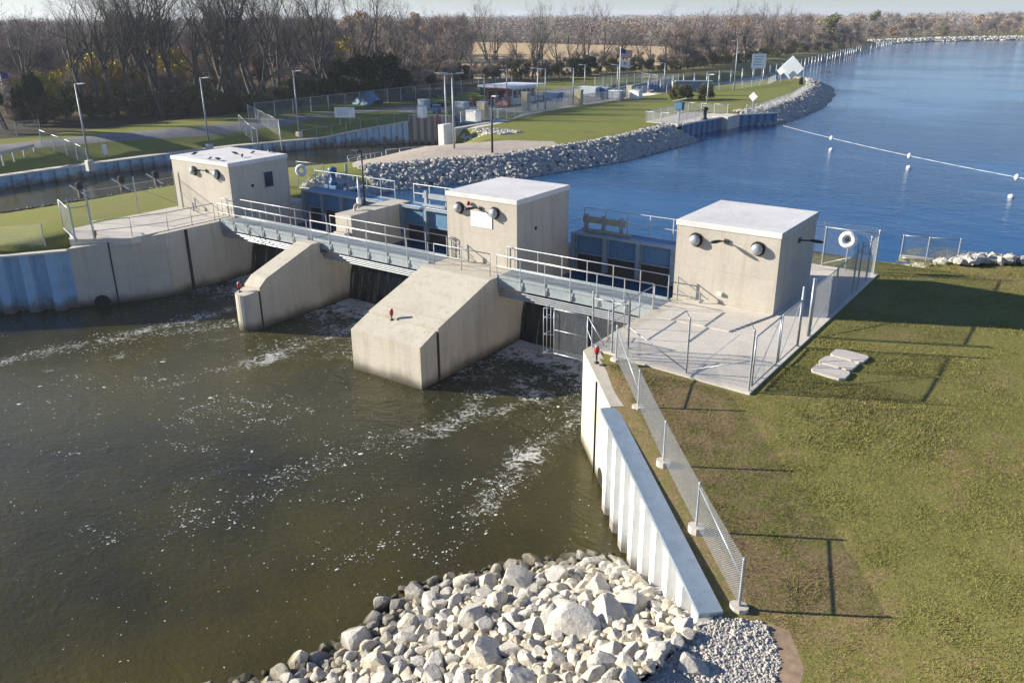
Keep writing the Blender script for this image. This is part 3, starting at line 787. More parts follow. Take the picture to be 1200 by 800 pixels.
for k, (px, py) in enumerate([(995, 418.5), (982, 427), (972.5, 437)]):
    c = G(px, py, -.05); b = MB(); r2 = random.Random(k)
    ca, sa = math.cos(-.15), math.sin(-.15); hw, hh, cc = .58, .40, .13
    loc_ = [(-hw+cc,-hh),(hw-cc*.6,-hh+.03),(hw,-hh+cc),(hw-.04,hh-cc),(hw-cc,hh),(-hw+cc*.8,hh-.02),(-hw,hh-cc),(-hw+.03,-hh+cc)]
    poly = [(c.x+(u+r2.uniform(-.04,.04))*ca-v*sa, c.y+u*sa+(v+r2.uniform(-.03,.03))*ca) for u, v in loc_]
    b.prism(poly, -.2, .03+k*.0); o = b.build('stepping_stone', M['slab'])
    tag(o, ['flat grey stepping stone in the grass, farthest of three from the camera', 'flat grey stepping stone in the grass, middle of three', 'flat grey stepping stone in the grass, nearest of three to the camera'][k], 'stepping stone', 'stepping stones beside the slab')

# footbridge spans over the bays
BY0, BY1 = 29.2, 30.55
def footbridge(x0, x1, label):
    t = thing('footbridge', ((x0+x1)/2, 29.9, -.5), label, 'footbridge', 'footbridge spans over the bays')
    b = MB(); b.box(x0, x1, BY0+.1, BY1-.1, -.09, -.02); b.build('deck', M['deck'], t)
    for y in (BY0, BY1):
        s = 1 if y == BY0 else -1
        b = MB(); b.box(x0, x1, y, y+.1*s if s > 0 else y, -.045, -.0) if s > 0 else b.box(x0, x1, y-.1, y, -.045, .0)
        b.box(x0, x1, y+(.04 if s > 0 else -.06), y+(.06 if s > 0 else -.04), -.42, -.046)
        b.box(x0, x1, y+(.0 if s > 0 else -.11), y+(.11 if s > 0 else -.0), -.455, -.421); b.build('girder', M['girder'], t)
    for k in range(4):
        b = MB(); z = -.60-.105*k; y = BY0+.06+.035*k
        b.tube((x0-.0, y, z), (x1, y, z), .038, n=8, cap=False); b.build('service_pipe', M['galv'] if k != 3 else M['galv'], t, smooth=True)
    # handrails on both sides
    n = max(2, round((x1-x0)/1.3))
    for y, nm in ((BY0-.025, 0), (BY1+.025, 1)):
        f = MB(); 
        f.tube((x0+.1, y, 1.03), (x1-.1, y, 1.03), .021, n=8); f.tube((x0+.1, y, .52), (x1-.1, y, .52), .017, n=8)
        hr = f.build('handrail', M['rail'], t, smooth=True)
        for k in range(n+1):
            x = x0+.1+(x1-x0-.2)*k/n; p = MB(); p.tube((x, y, -.4), (x, y, 1.03), .021, n=8); p.box(x-.035, x+.035, y-.03, y+.03, -.42, -.18)
            p.build('post', M['rail'], hr)
    b = MB(); b.box(x0+.1, x1-.1, BY0+.005, BY0+.013, .0, .1); b.box(x0+.1, x1-.1, BY1-.013, BY1-.005, .0, .1); b.build('toe_board', M['girder'], t)
footbridge(-41.7, -34.0, 'left span of the grey steel footbridge with pipes slung below')
footbridge(-33.9, -25.55, 'middle span of the grey steel footbridge behind the round nosed pier')
footbridge(-21.7, -13.75, 'right span of the grey steel footbridge reaching the near bank')

def rail_run(pts, label, h=1.03, group=None, spacing=1.35, mat='rail', name='guard_railing', r=.022, zs=None, cat='railing'):
    pts = [Vector(p) for p in pts]
    t = thing(name, pts[0], label, cat, group)
    b = MB()
    for a, c in zip(pts[:-1], pts[1:]):
        for hh, rr in ((h, r), (h*.5, r*.8)): b.tube(a+Vector((0,0,hh)), c+Vector((0,0,hh)), rr, n=6)
    b.build('rails', M[mat], t, smooth=True)
    done = []
    for a, c in zip(pts[:-1], pts[1:]):
        n = max(1, round((c-a).length/spacing))
        for k in range(n+1):
            q = a+(c-a)*(k/n)
            if any((q-z).length < .1 for z in done): continue
            done.append(q); b = MB(); b.tube(q, q+Vector((0,0,h)), r*.95, n=6); b.build('post', M[mat], t, smooth=True)
    return t
# wide pier guard rails (front edge between the bridge spans) and returns at the houses
rail_run([(-25.3,29.2,-.03),(-22.0,29.2,-.03)], 'short guard railing along the top of the wide middle pier', mat='galvdark')
rail_run([(-25.55,30.6,-.03),(-25.35,30.6,-.03),(-25.35,30.72,-.03)], 'short railing return at the left front corner of the middle gate house', mat='galvdark')
rail_run([(-22.1,30.7,-.03),(-21.62,30.62,-.03)], 'short railing return at the right front corner of the middle gate house', mat='galvdark')
rail_run([(-42.6,30.2,0),(-42.0,30.2,0)], 'short railing beside the front right corner of the left gate house', mat='galvdark')
rail_run([(-41.75,29.0,0),(-41.8,26.0,0),(-42.4,24.2,0),(-43.4,22.7,-.05)], 'grey pipe railing along the top of the left wing wall', mat='galvdark')
rail_run([(-13.72,29.0,0),(-13.72,25.3,0)], 'pipe railing along the slab edge from the footbridge to the fence corner', mat='galvdark')
def hatch_rail(i, dx, label):
    x0, x1, y0, y1, H = HOUSES[i]; x = x0+dx; y = y0-.35
    t = thing('grab_rail', (x, y, 0), label, 'rail')
    b = MB(); b.tube((x,y,0),(x,y,1.0),.03,n=8); b.build('tall_post', M['galvdark'], t)
    b = MB(); b.pipe([(x,y,.98),(x+1.0,y,.45),(x+1.35,y,.25)], .025); b.pipe([(x,y,.45),(x+.8,y,.12)], .02); b.build('sloping_rail', M['galvdark'], t)
    b = MB(); b.beam((x+1.0,y,0),(x+1.0,y,.5),.09,.05); b.build('short_post', M['galvdark'], t)
hatch_rail(2, .35, 'dark sloping grab rail at the front left of the right gate house')
hatch_rail(1, .5, 'dark sloping grab rail at the front left of the middle gate house')
hatch_rail(0, 1.1, 'dark sloping grab rail in front of the left gate house wall')

# upstream steel walkways with skirt panels
def walkway(x0, x1, label, boards):
    t = thing('service_walkway', ((x0+x1)/2, 35.8, .8), label, 'walkway', 'blue steel walkways upstream of the bays')
    y = 35.35
    b = MB(); b.box(x0, x1, y, y+.09, .74, .84); b.box(x0, x1, y+1.15, y+1.24, .66, .84); b.build('edge_beam', M['galv'], t)
    b = MB(); b.box(x0, x1, y+.09, y+1.15, .76, .80); b.build('deck', M['bluesteel'], t)
    n = 4
    for k in range(n+1):
        x = x0+.12+(x1-x0-.24)*k/n
        b = MB(); b.box(x-.11, x+.11, y-.02, y-.005, -1.0, .735); b.box(x-.02, x+.02, y-.006, y+.2, -1.0, .735); b.box(x-.11, x+.11, y+.2, y+.215, -1.0, .735); b.build('column', M['bluepost'], t)
    for k in range(n):
        xa = x0+.12+(x1-x0-.24)*k/n+.12; xb = x0+.12+(x1-x0-.24)*(k+1)/n-.12
        b = MB(); b.box(xa, xb, y+.22, y+.25, -.16, .73); b.build('skirt_panel', M['bluesteel'], t)
        b = MB(); b.box(xa, xb, y+.12, y+.21, -.24, -.17); b.build('panel_flange', M['bluepost'], t)
    b = MB(); b.box(x0, x1, y+.7, y+.9, ZL-.4, -.3); b.build('gate_leaf', M['leafdark'], t)
    for yy in (y+.05, y+1.2):
        b = MB(); b.tube((x0+.05,yy,1.88),(x1-.05,yy,1.88),.022,n=6); b.tube((x0+.05,yy,1.36),(x1-.05,yy,1.36),.018,n=6)
        if yy < y+.5: b = MB(); b.tube((x0+.05,yy,.9),(x1-.05,yy,.9),.012,n=6)
        h = b.build('handrail', M['rail'] if boards else M['bluepost'], t)
        if yy > y+.5:
            for k in range(7):
                x = x0+.08+(x1-x0-.16)*k/6; p = MB(); p.beam((x,yy,.84),(x,yy,1.88),.05,.05); p.build('post', M['rail'] if boards else M['bluepost'], h)
    if boards:
        for xa, xb in boards:
            b = MB(); b.box(xa, xb, y+1.0, y+1.12, 1.18, 1.48); b.box(xa+.3, xb+.5, y+.6, y+.72, .82, .96); b.build('beam_board', M['tan'] if xa > -23 else M['galv'], t)
            for x in (xa+.25, (xa+xb)/2, xb-.2):
                b = MB(); b.box(x-.09, x+.09, y+.95, y+1.05, .82, 1.62); b.build('bracket', M['galv'], t)
    return t
walkway(-41.5, -34.45, 'blue steel walkway and skirt panels beside the left gate house', [])
walkway(-33.1, -25.75, 'blue steel walkway with white railing left of the middle gate house', [(-32.2,-28.0)])
walkway(-21.5, -13.95, 'blue steel walkway with a lit tan beam between middle and right gate houses', [(-21.4,-19.0)])

# ------------------------------------------------------------------ chain link fences
def chain(mb, A, B, H, pitch=.075, w=.007, z0=.05, Hb=None):
    """woven wire between the bottom points A and B (3-D), as crossing diagonal wires clipped to the panel"""
    A = Vector(A); B = Vector(B); L = Vector((B.x-A.x, B.y-A.y)).length; dz = (B.z-A.z)/max(L, 1e-6)
    d = Vector((B.x-A.x, B.y-A.y, 0)).normalized(); nr = Vector((d.y, -d.x, 0))
    def P(u, v, s=0): return A + d*u + Vector((0,0,dz*u+v+z0)) + nr*s
    h = H-z0
    for sgn in (1, -1):
        c = -h if sgn > 0 else 0
        end = L if sgn > 0 else L+h
        c += pitch*.5
        while c < end:
            if sgn > 0: u0 = max(0, c); u1 = min(L, c+h); v0 = u0-c; v1 = u1-c
            else: u0 = max(0, c-h); u1 = min(L, c); v0 = c-u0; v1 = c-u1
            if u1-u0 > .01:
                k = w*.5*.7071
                a0 = P(u0-k, v0+k*sgn, w*.3); a1 = P(u0+k, v0-k*sgn, w*.3); b0 = P(u1-k, v1+k*sgn, w*.3); b1 = P(u1+k, v1-k*sgn, w*.3)
                m0 = P(u0, v0, -w*.4); m1 = P(u1, v1, -w*.4)
                mb.add([a0,a1,b0,b1,m0,m1], [(0,1,3,2),(1,4,5,3),(4,0,2,5)])
            c += pitch
def fence(posts, H, label, mat='galv', pitch=.075, w=.0045, top=True, bottom=False, barbed=0, pr=.03, ext=.0, group=None, braces=(), name='chain_link_fence', cat='fence', footing=False, mesh=True, midrail=None, meshside=0, postmat=None, hs=None):
    P = [Vector(p) for p in posts]; t = thing(name, P[0], label, cat, group)
    M_ = M[mat]
    if mesh:
        for a, c in zip(P[:-1], P[1:]):
            b = MB(); chain(b, a, c, H, pitch, w); b.build('wire_mesh', M['wire'] if mat == 'galv' else M_, t)
    if top or bottom or midrail:
        b = MB()
        for a, c in zip(P[:-1], P[1:]):
            for on, z in ((top, H), (bottom, .06), (midrail, midrail or 0)):
                if on: b.tube(a+Vector((0,0,z)), c+Vector((0,0,z)), pr*.62, n=6)
        b.build('rails', M_, t, smooth=True)
    for i, q in enumerate(P):
        hh = (hs[i] if hs else H+ext)
        b = MB(); b.tube(q, q+Vector((0,0,hh)), pr, n=8); b.lathe(q+Vector((0,0,hh)), (0,0,1), [(0,pr*1.15),(.03,pr*.9),(.05,.005)], 8)
        p = b.build('post', M[postmat] if postmat else M_, t, smooth=False)
        if barbed:
            b = MB(); b.tube(q+Vector((0,0,hh-.02)), q+Vector((-.12,-.05,hh+.28)), .014, n=5); b.build('arm', M_, p)
        if footing:
            b = MB(); n = 10; b.prism([(q.x+.21*math.cos(2*math.pi*k/n), q.y+.16*math.sin(2*math.pi*k/n)) for k in range(n)], q.z-.15, q.z+.05); b.build('footing', M['slab'], p)
    for i, j, za, zb in braces:
        b = MB(); b.tube(P[i]+Vector((0,0,za)), P[j]+Vector((0,0,zb)), pr*.55, n=6); b.build('brace', M_, t, smooth=True)
    if barbed:
        b = MB()
        for k in range(barbed):
            f = .25+.33*k
            for a, c in zip(P[:-1], P[1:]):
                o = Vector((-.12*f, -.05*f, H+ext+.28*f)); sag = Vector((0,0,-.03)); m = (a+c)/2+o+sag
                b.tube(a+o, m, .006, n=4, cap=False); b.tube(m, c+o, .006, n=4, cap=False)
        b.build('barbed_wire', M_, t)
    return t
g0 = lambda px, py, z=0.: G(px, py, z)
# fence on the slab, downstream side
A0 = Vector((-12.25, 24.05, 0)); A1 = G(817, 441, 0); A2 = G(894, 465, 0); A1.y = (A0.y+A2.y)/2-.0
A2 = Vector((-7.82, 23.72, 0)); A1 = Vector((-10.0, 23.88, 0))
fence([A0, A1, A2], 1.83, 'tall chain link fence with barbed wire along the river edge of the slab', barbed=3, pr=.034, bottom=False, braces=((0,1,1.1,.1),(2,1,1.0,.1)), top=False, hs=[2.05,1.9,2.0])
# side fence and gates along the lawn edge of the slab
S = [Vector((-7.78, y, 0)) for y in (23.78, 26.3, 28.3, 29.3)]
def swing_gate(a, c, H, label, name='fence_gate', pr=.026, brace=True, z0=.1):
    a = Vector(a); c = Vector(c); t = thing(name, a, label, 'gate')
    z = Vector((0,0,1)); b = MB()
    b.pipe([a+z*z0, a+z*H, c+z*H, c+z*z0, a+z*z0], pr, 8); b.pipe([a+z*(H*.52), c+z*(H*.52)], pr*.7, 6) if not brace else None
    b.build('frame', M['galv'], t, smooth=True)
    b = MB(); chain(b, a, c, H, .075, .0042, z0); b.build('wire_mesh', M['wire'], t)
    if brace: b = MB(); b.tube(a+z*z0, c+z*H, pr*.6, n=6); b.build('brace', M['galv'], t)
    return t
swing_gate((-7.8,23.9,0), (-7.78,26.15,0), 1.75, 'wide chain link gate panel next to the outer corner of the slab')
swing_gate((-7.78,26.3,0), (-7.76,28.2,0), 1.75, 'chain link gate panel between the corner gate and the two tall posts')
for y, hh, lb in ((28.35, 2.15, 'nearer'), (29.55, 2.15, 'farther')):
    b = MB(); b.tube((-7.78,y,0), (-7.78,y,hh), .05, n=12); b.lathe((-7.78,y,hh), (0,0,1), [(0,.055),(.04,.045),(.06,.01)], 12)
    o = b.build('gate_post', M['galv'], smooth=True, loc=(-7.78,y,0)); tag(o, f'tall thick round gate post on the slab edge, the {lb} of the pair', 'post')
fence([(-7.76,y,0) for y in (29.7,32.6,35.4,36.2,37.7,39.1)], 1.83, 'chain link fence beside the shaded lawn from the gate posts to the far slab corner', pr=.036, ext=.18, midrail=None, braces=((0,1,.1,1.0),), hs=[2.1,1.9,2.15,2.1,2.0,2.0])
fence([(-7.78,39.2,0),(-10.1,39.2,0),(-12.2,39.2,0),(-13.4,39.2,0)], 1.83, 'chain link fence with barbed wire along the lake side of the slab', barbed=3, braces=((0,1,1.0,.1),(1,2,.1,1.1),(2,3,1.1,.1)), pr=.032)
fence([G(1055,303,-.1), G(1085,306,-.1), G(1121,308,-.1)], 1.15, 'short low chain link fence at the lake edge beyond the slab corner', bottom=True, pr=.03)
b = MB(); a = G(1053,302,-.1); c = G(1122,309,-.1); b.beam((a.x,a.y+.1,-.12), (c.x,c.y+.1,-.12), .3, .24); 
tag(b.build('kerb_wall', M['slab']), 'low pale concrete kerb under the short fence at the lake edge', 'kerb')
# safety fence above the sheet piles
fp = [(722,421),(748,477),(777.5,541),(816,617.5),(866,711)]
zs = [-.03,-.28,-.42,-.62,-.9]
fence([G(x,y,z) for (x,y),z in zip(fp,zs)], 1.22, 'low chain link fence with round concrete footings running above the sheet pile wall', footing=True, pr=.036, pitch=.06, w=.006, top=False, braces=((4,3,.75,1.1),(0,1,1.1,.55)))
# corner post cluster and climb guard beside the footbridge end
fence([(-13.72,24.15,0),(-12.9,24.1,0),(-12.25,24.05,0)], 1.83, 'narrow chain link panel at the river corner of the slab beside the climb guard', barbed=2, hs=[2.05,1.9,2.05], pr=.034)
def climb_guard():
    a = PL(706, 424, 1, 24.3); t = thing('climb_guard', (-14.0, 24.2, 0), 'chain link wing frame hanging out over the water beside the right wall', 'fence wing')
    y = 24.2; x0, x1, z0, z1 = -15.35, -13.95, -.62, 1.1
    b = MB(); b.pipe([(x0,y,z0),(x0,y,z1),(x1,y,z1),(x1,y,z0),(x0,y,z0)], .024, 8); b.pipe([(x0,y,.3),(x1,y,.3)], .018, 6); b.build('frame', M['galv'], t, smooth=True)
    b = MB(); chain(b, (x0,y,z0), (x1,y,z0), z1-z0, .075, .007, 0); b.build('wire_mesh', M['galv'], t)
    b = MB()
    for z in (z1, .75, .1, z0): b.pipe([(x0,y,z),(x0-.3,y-.25,z+.04),(x0-.34,y+.3,z)], .014, 6)
    for dx, dy in ((-.3,-.25),(-.34,.3),(-.33,.02)): b.tube((x0+dx,y+dy,z0), (x0+dx,y+dy,z1+.04), .012, n=6)
    b.build('outrigger_bars', M['galv'], t, smooth=True)
    b = MB(); b.tube((x1,y,z1), (x1+.9,y-.4,.35), .02, n=6); b.tube((x1,y,.6), (x1+.5,y-.3,.02), .02, n=6); b.build('brace', M['galv'], t, smooth=True)
climb_guard()
def beacon(x, y, z, label, h=.62):
    t = thing('marker_light', (x, y, z), label, 'marker light', 'red marker lights on the walls and piers')
    b = MB(); b.lathe((x,y,z), (0,0,1), [(0,.10),(.03,.10),(.05,.03),(h-.30,.03),(h-.28,.07),(h-.24,.07)], 14); b.build('stand', M['black'], t, smooth=True)
    b = MB(); b.lathe((x,y,z+h-.24), (0,0,1), [(0,.075),(.04,.09),(.17,.09),(.21,.06)], 14); k = b.build('lens', M['red'], t, smooth=True)
    b = MB(); b.lathe((x,y,z+h-.03), (0,0,1), [(0,.07),(.03,.075),(.05,.02)], 14); b.build('cap', M['galvdark'], t, smooth=True)
q = G(707.5, 437, -.03); beacon(-12.9, 23.05, -.04, 'red marker light on the corner of the right wing wall by the fence')
beacon(-24.15, 24.9, -1.31, 'red marker light on the sloping top of the wide middle pier', .5)
beacon(-34.05, 24.5, -1.72, 'red marker light on the rounded nose of the narrow pier', .5)
q = G(116, 290, -.1); beacon(-43.75, 22.9, -.1, 'reddish marker light at the end of the left wing wall by the open gate', .5)
# life buoys
def buoy(c, axis, R_, label, post=None, case=False):
    t = thing('life_buoy', c, label, 'life buoy'); c = Vector(c); ax = Vector(axis).normalized()
    b = MB(); b.torus(c, ax, R_*.68, R_*.32, 24, 8); b.build('ring', M['white'], t, smooth=True)
    if case: b = MB(); b.lathe(c-ax*.06, ax, [(0,R_*.42),(.05,R_*.42),(.08,R_*.2)], 12); b.build('hub', M['galv'], t); b = MB(); b.lathe(c+ax*.03, ax, [(0,.05),(.06,.05)], 8); b.build('peg', M['black'], t)
    if post is not None: b = MB(); b.tube((c.x+.02,c.y+.1,post), (c.x+.02,c.y+.1,c.z), .03, n=8); b.build('stand', M['galv'], t)
buoy(tuple(PL(994, 281, 1, 38.95)), (.15,-1,.1), .40, 'large white life buoy on the fence by the lake behind the right gate house', post=0, case=True)
cb = G(356, 202, 1.3)
# left slab: fences, gate and railing behind
LF = [G(*q, 0) for q in ((209.5,236),(214,241))]
fence([(-47.1,30.2,0),(-47.2,27.6,0),(-47.3,24.6,0)], 1.83, 'chain link fence on the back edge of the left slab', barbed=0, pr=.036, hs=[2.2,2.2,1.9], pitch=.1, w=.0045, braces=((0,1,.2,1.6),))
swing_gate((-47.0,22.9,0), (-43.9,21.9,-.05), 1.7, 'wide open chain link gate at the outer end of the left slab')
fence([(-43.85,21.85,-.05),(-43.35,22.6,0)], 1.83, 'narrow chain link return with tall posts at the end of the left wing wall', barbed=2, hs=[2.1,2.1], pr=.04, pitch=.1)
fence([(-45.2,20.9,-.25),(-47.9,18.0,-.35),(-50.6,15.1,-.5),(-53,12.4,-.6)], 1.2, 'low chain link fence behind the bluish sheet pile wall on the far side', pr=.03, pitch=.12, w=.003, top=False)
# fence and buoy upstream of the left gate house
fence([(-47.9,38.0,0),(-45.4,38.5,0),(-43.1,38.8,0)], 1.83, 'chain link fence upstream of the left gate house around the ring buoy', pr=.03, pitch=.1, w=.0045, bottom=True, braces=((1,2,.1,1.6),))
cbv = PL(356, 202, 0, -44.95); buoy((-44.75, 38.3, 1.3), (.5,-.85,.1), .42, 'white ring buoy on the fence behind the left gate house')
# tall black lamp on the narrow pier block
def black_lamp():
    t = thing('light_column', (-34.0, 34.6, .9), 'thin black light column standing on the upper block of the narrow pier', 'light column')
    x, y = -34.45, 33.9
    b = MB(); b.tube((x,y,.9), (x,y,3.95), .06, .05, n=10); b.build('pole', M['black'], t, smooth=True)
    b = MB(); b.tube((x-.3,y-.1,.9), (x-.3,y-.1,2.5), .07, n=10); b.build('conduit', M['galv'], t, smooth=True)
    b = MB(); b.tube((x,y,3.93), (x-.12,y-.05,4.02), .04, n=6); b.bevbox(x-.7, x-.1, y-.15, y+.1, 3.93, 4.02, .02); b.build('lamp_head', M['black'], t)
    b = MB(); b.lathe((x-.3,y-.15,1.0), (0,0,1), [(0,.14),(.3,.14),(.34,.1)], 12); b.build('junction_box', M['white'], t)
black_lamp()
# birds on the left roof
def bird(x, y, z, a, label, s=1.):
    b = MB(); c, d = math.cos(a), math.sin(a); f = Vector((c, d, 0))
    p = Vector((x, y, z))
    prof = [(-.20,.012),(-.16,.02),(-.08,.045),(0,.062),(.07,.055),(.11,.035),(.14,.036),(.17,.03),(.19,.012),(.215,.004)]
    v0 = len(b.v); b.lathe(p+Vector((0,0,.10*s)), f+Vector((0,0,.28)), [(h*s, r*s) for h, r in prof], 8)
    for sg in (-1, 1):
        q = p+Vector((-d*.02*sg, c*.02*sg, 0)); b.tube(q, q+Vector((0,0,.075)), .006, n=4)
    o = b.build('bird', M['black'], smooth=True, loc=(x,y,z)); tag(o, label, 'bird', 'dark birds on the left roof')
BL = ['dark bird near the back left edge of the left gate house roof', 'dark bird at the front edge of the left roof, left of its neighbour', 'dark bird at the front edge of the left roof, right of its neighbour',
      'dark bird near the middle of the left gate house roof, farther of two', 'dark bird nearest the centre of the left gate house roof', 'dark bird right of the centre of the left roof near the back', 'dark bird at the back right of the left gate house roof']
for (px, py), lb in zip(((228,182),(246,187.5),(256,188.2),(276,181.5),(284,184.5),(296,180.5),(315,179)), BL):
    q = G(px, py, 3.12); bird(q.x, q.y, 3.12, rnd.uniform(0, 6.28), lb, 1.15)

# ------------------------------------------------------------------ rocks
def rock_mesh(seed, sub=2, name='boulder_mesh', mat='rock'):
    import bmesh
    r2 = random.Random(seed); bm = bmesh.new(); bmesh.ops.create_icosphere(bm, subdivisions=sub, radius=1)
    pl = []
    for _ in range(13):
        n = Vector((r2.gauss(0,1), r2.gauss(0,1), r2.gauss(0,1))).normalized(); pl.append((n, r2.uniform(.50, .80)))
    sc = Vector((r2.uniform(.85,1.25), r2.uniform(.75,1.05), r2.uniform(.6,.9)))
    off = Vector((seed*3.1, seed*1.7, 0))
    for v in bm.verts:
        for n, d in pl:
            k = v.co.dot(n)
            if k > d: v.co -= n*(k-d)*.985
        if sub > 1: v.co *= 1+.05*mnoise.noise(v.co*2.2+off)+.045*mnoise.noise(v.co*5+off)
        v.co = Vector((v.co.x*sc.x, v.co.y*sc.y, v.co.z*sc.z))
    me = bpy.data.meshes.new(name); bm.to_mesh(me); bm.free(); me.materials.append(M[mat]); 
    me.polygons.foreach_set('use_smooth', [False]*len(me.polygons)); return me
BIG = [rock_mesh(i, 3) for i in range(12)]
FARR = [rock_mesh(40+i, 1, 'stone_mesh', 'rockfar') for i in range(8)]
def add_rock_raw(mb, me, c, s, rz, tilt):
    m = Matrix.Translation(c) @ Matrix.Rotation(rz, 4, 'Z') @ Matrix.Rotation(tilt, 4, 'X') @ Matrix.Scale(s, 4)
    mb.add([m @ v.co for v in me.vertices], [tuple(p.vertices) for p in me.polygons])
# big named boulders first (position, radius)
NAMED = [((486,694),.36,'long flat pale boulder at the water edge of the near rock pile'), ((590,770),.0,None),
         ((570,765),.46,'big white pointed boulder near the lower middle of the rock pile'), ((418,748),.44,'tall white boulder standing at the left water edge of the rock pile'),
         ((655,698),.0,None), ((607,677),.48,'large grey white block at the top water edge of the rock pile'), ((675,733),.50,'large rounded white boulder right of centre in the rock pile'),
         ((716,720),.46,'pale blocky boulder just left of the sheet pile wall foot'), ((742,708),.44,'tall angular boulder closest to the sheet pile wall'), ((810,780),.28,'pitted white boulder beside the fine gravel'),
         ((690,790),.0,None)]
rp = []
PILE = WL+TL[::-1]
bb = (min(p[0] for p in PILE)-.5, max(p[0] for p in PILE)+.3, 6.5, 21)
for q, r, lb in NAMED:
    if r == 0: continue
    p = G(*q, -2.6)
    for _ in range(3): p = G(*q, hrip(p.x, p.y)+r*.4)
    rp.append((p.x, p.y, r, lb))
r3 = random.Random(11)
def project(x, y, z):
    d = Vector((x, y, z))-CAM; k = d.dot(_w); return 600+CF*d.dot(_r)/k, 400-CF*d.dot(_u)/k
grid_rocks = []
tries = 0
sizes = [(.32,.40,8),(.20,.29,120),(.14,.20,520),(.08,.13,1700)]
cells = {}
def near_ok(x, y, r, k):
    ci, cj = int(x/.6), int(y/.6)
    for i in range(ci-2, ci+3):
        for j in range(cj-2, cj+3):
            for (a, b_, c) in cells.get((i, j), ()):
                if math.hypot(a-x, b_-y) < (c+r)*k: return False
    return True
def putcell(x, y, r): cells.setdefault((int(x/.6), int(y/.6)), []).append((x, y, r))
for x, y, r, lb in rp: putcell(x, y, r)
for lo, hi, cnt in sizes:
    n = 0; tr = 0
    while n < cnt and tr < cnt*30:
        tr += 1
        x = r3.uniform(bb[0], bb[1]); y = r3.uniform(bb[2], bb[3]); r = r3.uniform(lo, hi)
        if not inside((x, y), PILE) and dline((x, y), WL) > .35: continue
        if x > -9.2 and (x+y) > 9.25: continue
        if dline((x, y), [(-11.1,20.8),(-4.9,14.2)]) < r*1.1+.35: continue
        if not near_ok(x, y, r, .74): continue
        putcell(x, y, r); rp.append((x, y, r, None)); n += 1
rp2 = []
for x, y, r, lb in rp:
    z = hrip(x, y)+r*.28+r3.uniform(-.02,.05); px, py = project(x, y, z)
    vis = -20 < px < 1220 and py < 830
    rp2.append((x, y, z, r, lb, vis))
vis = sorted([q for q in rp2 if q[5]], key=lambda q: -q[3])
COLR = ['pale limestone boulder lying in the near rock pile']
nob = 0; rest = MB()
for q in vis:
    x, y, z, r, lb, _ = q
    me = BIG[r3.randrange(12)]
    if nob < 295:
        o = bpy.data.objects.new('boulder', me); COL.objects.link(o); o.location = (x, y, z); k = r*1.3
        o.rotation_euler = (r3.uniform(-.5,.5), r3.uniform(-.5,.5), r3.uniform(0,6.28)); o.scale = (k, k, k)
        tag(o, lb or COLR[0], 'boulder', None if lb else 'boulders of the near rock pile'); nob += 1
    else:
        add_rock_raw(rest, BIG2[r3.randrange(8)] if False else BIG[r3.randrange(12)], Vector((x,y,z)), r*1.28, r3.uniform(0,6.28), r3.uniform(-.5,.5))
o = rest.build('small_riprap', M['rock'], loc=(0,0,0)); tag(o, 'smaller pale stones filling the gaps of the near rock pile', 'stones', None, 'stuff')
# gravel pebbles
peb = MB(); pm = [rock_mesh(70+i, 1, 'pebble_mesh') for i in range(4)]
GP = ZONES[0][1]
for _ in range(9000):
    x = r3.uniform(-6.2,-3); y = r3.uniform(9,14.8)
    if not inside((x, y), GP): continue
    s = r3.uniform(.015,.04) if r3.random() < .9 else r3.uniform(.04,.08); add_rock_raw(peb, pm[r3.randrange(4)], Vector((x, y, hground(x, y)+s*.2)), s, r3.uniform(0,6), 0)
M['pebble'] = rockmat('warm_pebbles', (.56,.53,.48))
tag(peb.build('gravel', M['pebble'], loc=(0,0,0)), 'fine grey gravel at the foot of the sheet pile wall', 'gravel', None, 'stuff')
def rip_strip(name, shore, wz, up, down, n, s0, s1, label, mat='rockfar', slope=.42, sideup=1, ylim=None, zf=None):
    mb = MB(); L = [0]
    for a, c in zip(shore[:-1], shore[1:]): L.append(L[-1]+math.hypot(c[0]-a[0], c[1]-a[1]))
    for _ in range(n):
        d = r3.uniform(0, L[-1]); i = max(j for j in range(len(L)-1) if L[j] <= d)
        a, c = shore[i], shore[i+1]; k = (d-L[i])/(L[i+1]-L[i]); t = Vector((c[0]-a[0], c[1]-a[1])).normalized()
        w = r3.uniform(-down, up); x = a[0]+(c[0]-a[0])*k-t.y*w*sideup; y = a[1]+(c[1]-a[1])*k+t.x*w*sideup
        s = r3.uniform(s0, s1); z = (zf(x, y) if zf else hground(x, y))
        add_rock_raw(mb, FARR[r3.randrange(8)], Vector((x, y, max(z, wz-.15)+s*.25)), s, r3.uniform(0,6.28), r3.uniform(-.5,.5))
    o = mb.build(name, M[mat], loc=(0,0,0)); return tag(o, label, 'rip-rap', None, 'stuff')
rip_strip('riprap', LAKENAT[0], ZL, 3.7, .35, 5200, .18, .42, 'band of grey rip-rap along the lake side of the island', sideup=1)
rip_strip('riprap', LAKENAT[1][:6], ZL, 3.9, .35, 4200, .22, .46, 'grey rip-rap around the far point of the island', sideup=1)
rip_strip('riprap', LOCKNAT[0][1:], ZR, .9, .3, 1600, .10, .22, 'thin line of white stones along the lock channel edge', 'rock', sideup=1)
rip_strip('riprap', [(30,57.2),(5,50),(-5.5,47.3),(-7.6,45.0)], ZL, 3.6, .3, 2400, .2, .45, 'white rip-rap along the right bank of the lake', 'rock', sideup=1, zf=lambda x, y: hground(x, y)+.12)
rip_strip('riprap', [(-93.5,408),(-78,457),(-47,501),(50,560),(160,600)], ZL, 5, .6, 2200, .4, 1.0, 'pale stone edge along the far shore of the lake', 'rock', sideup=1)
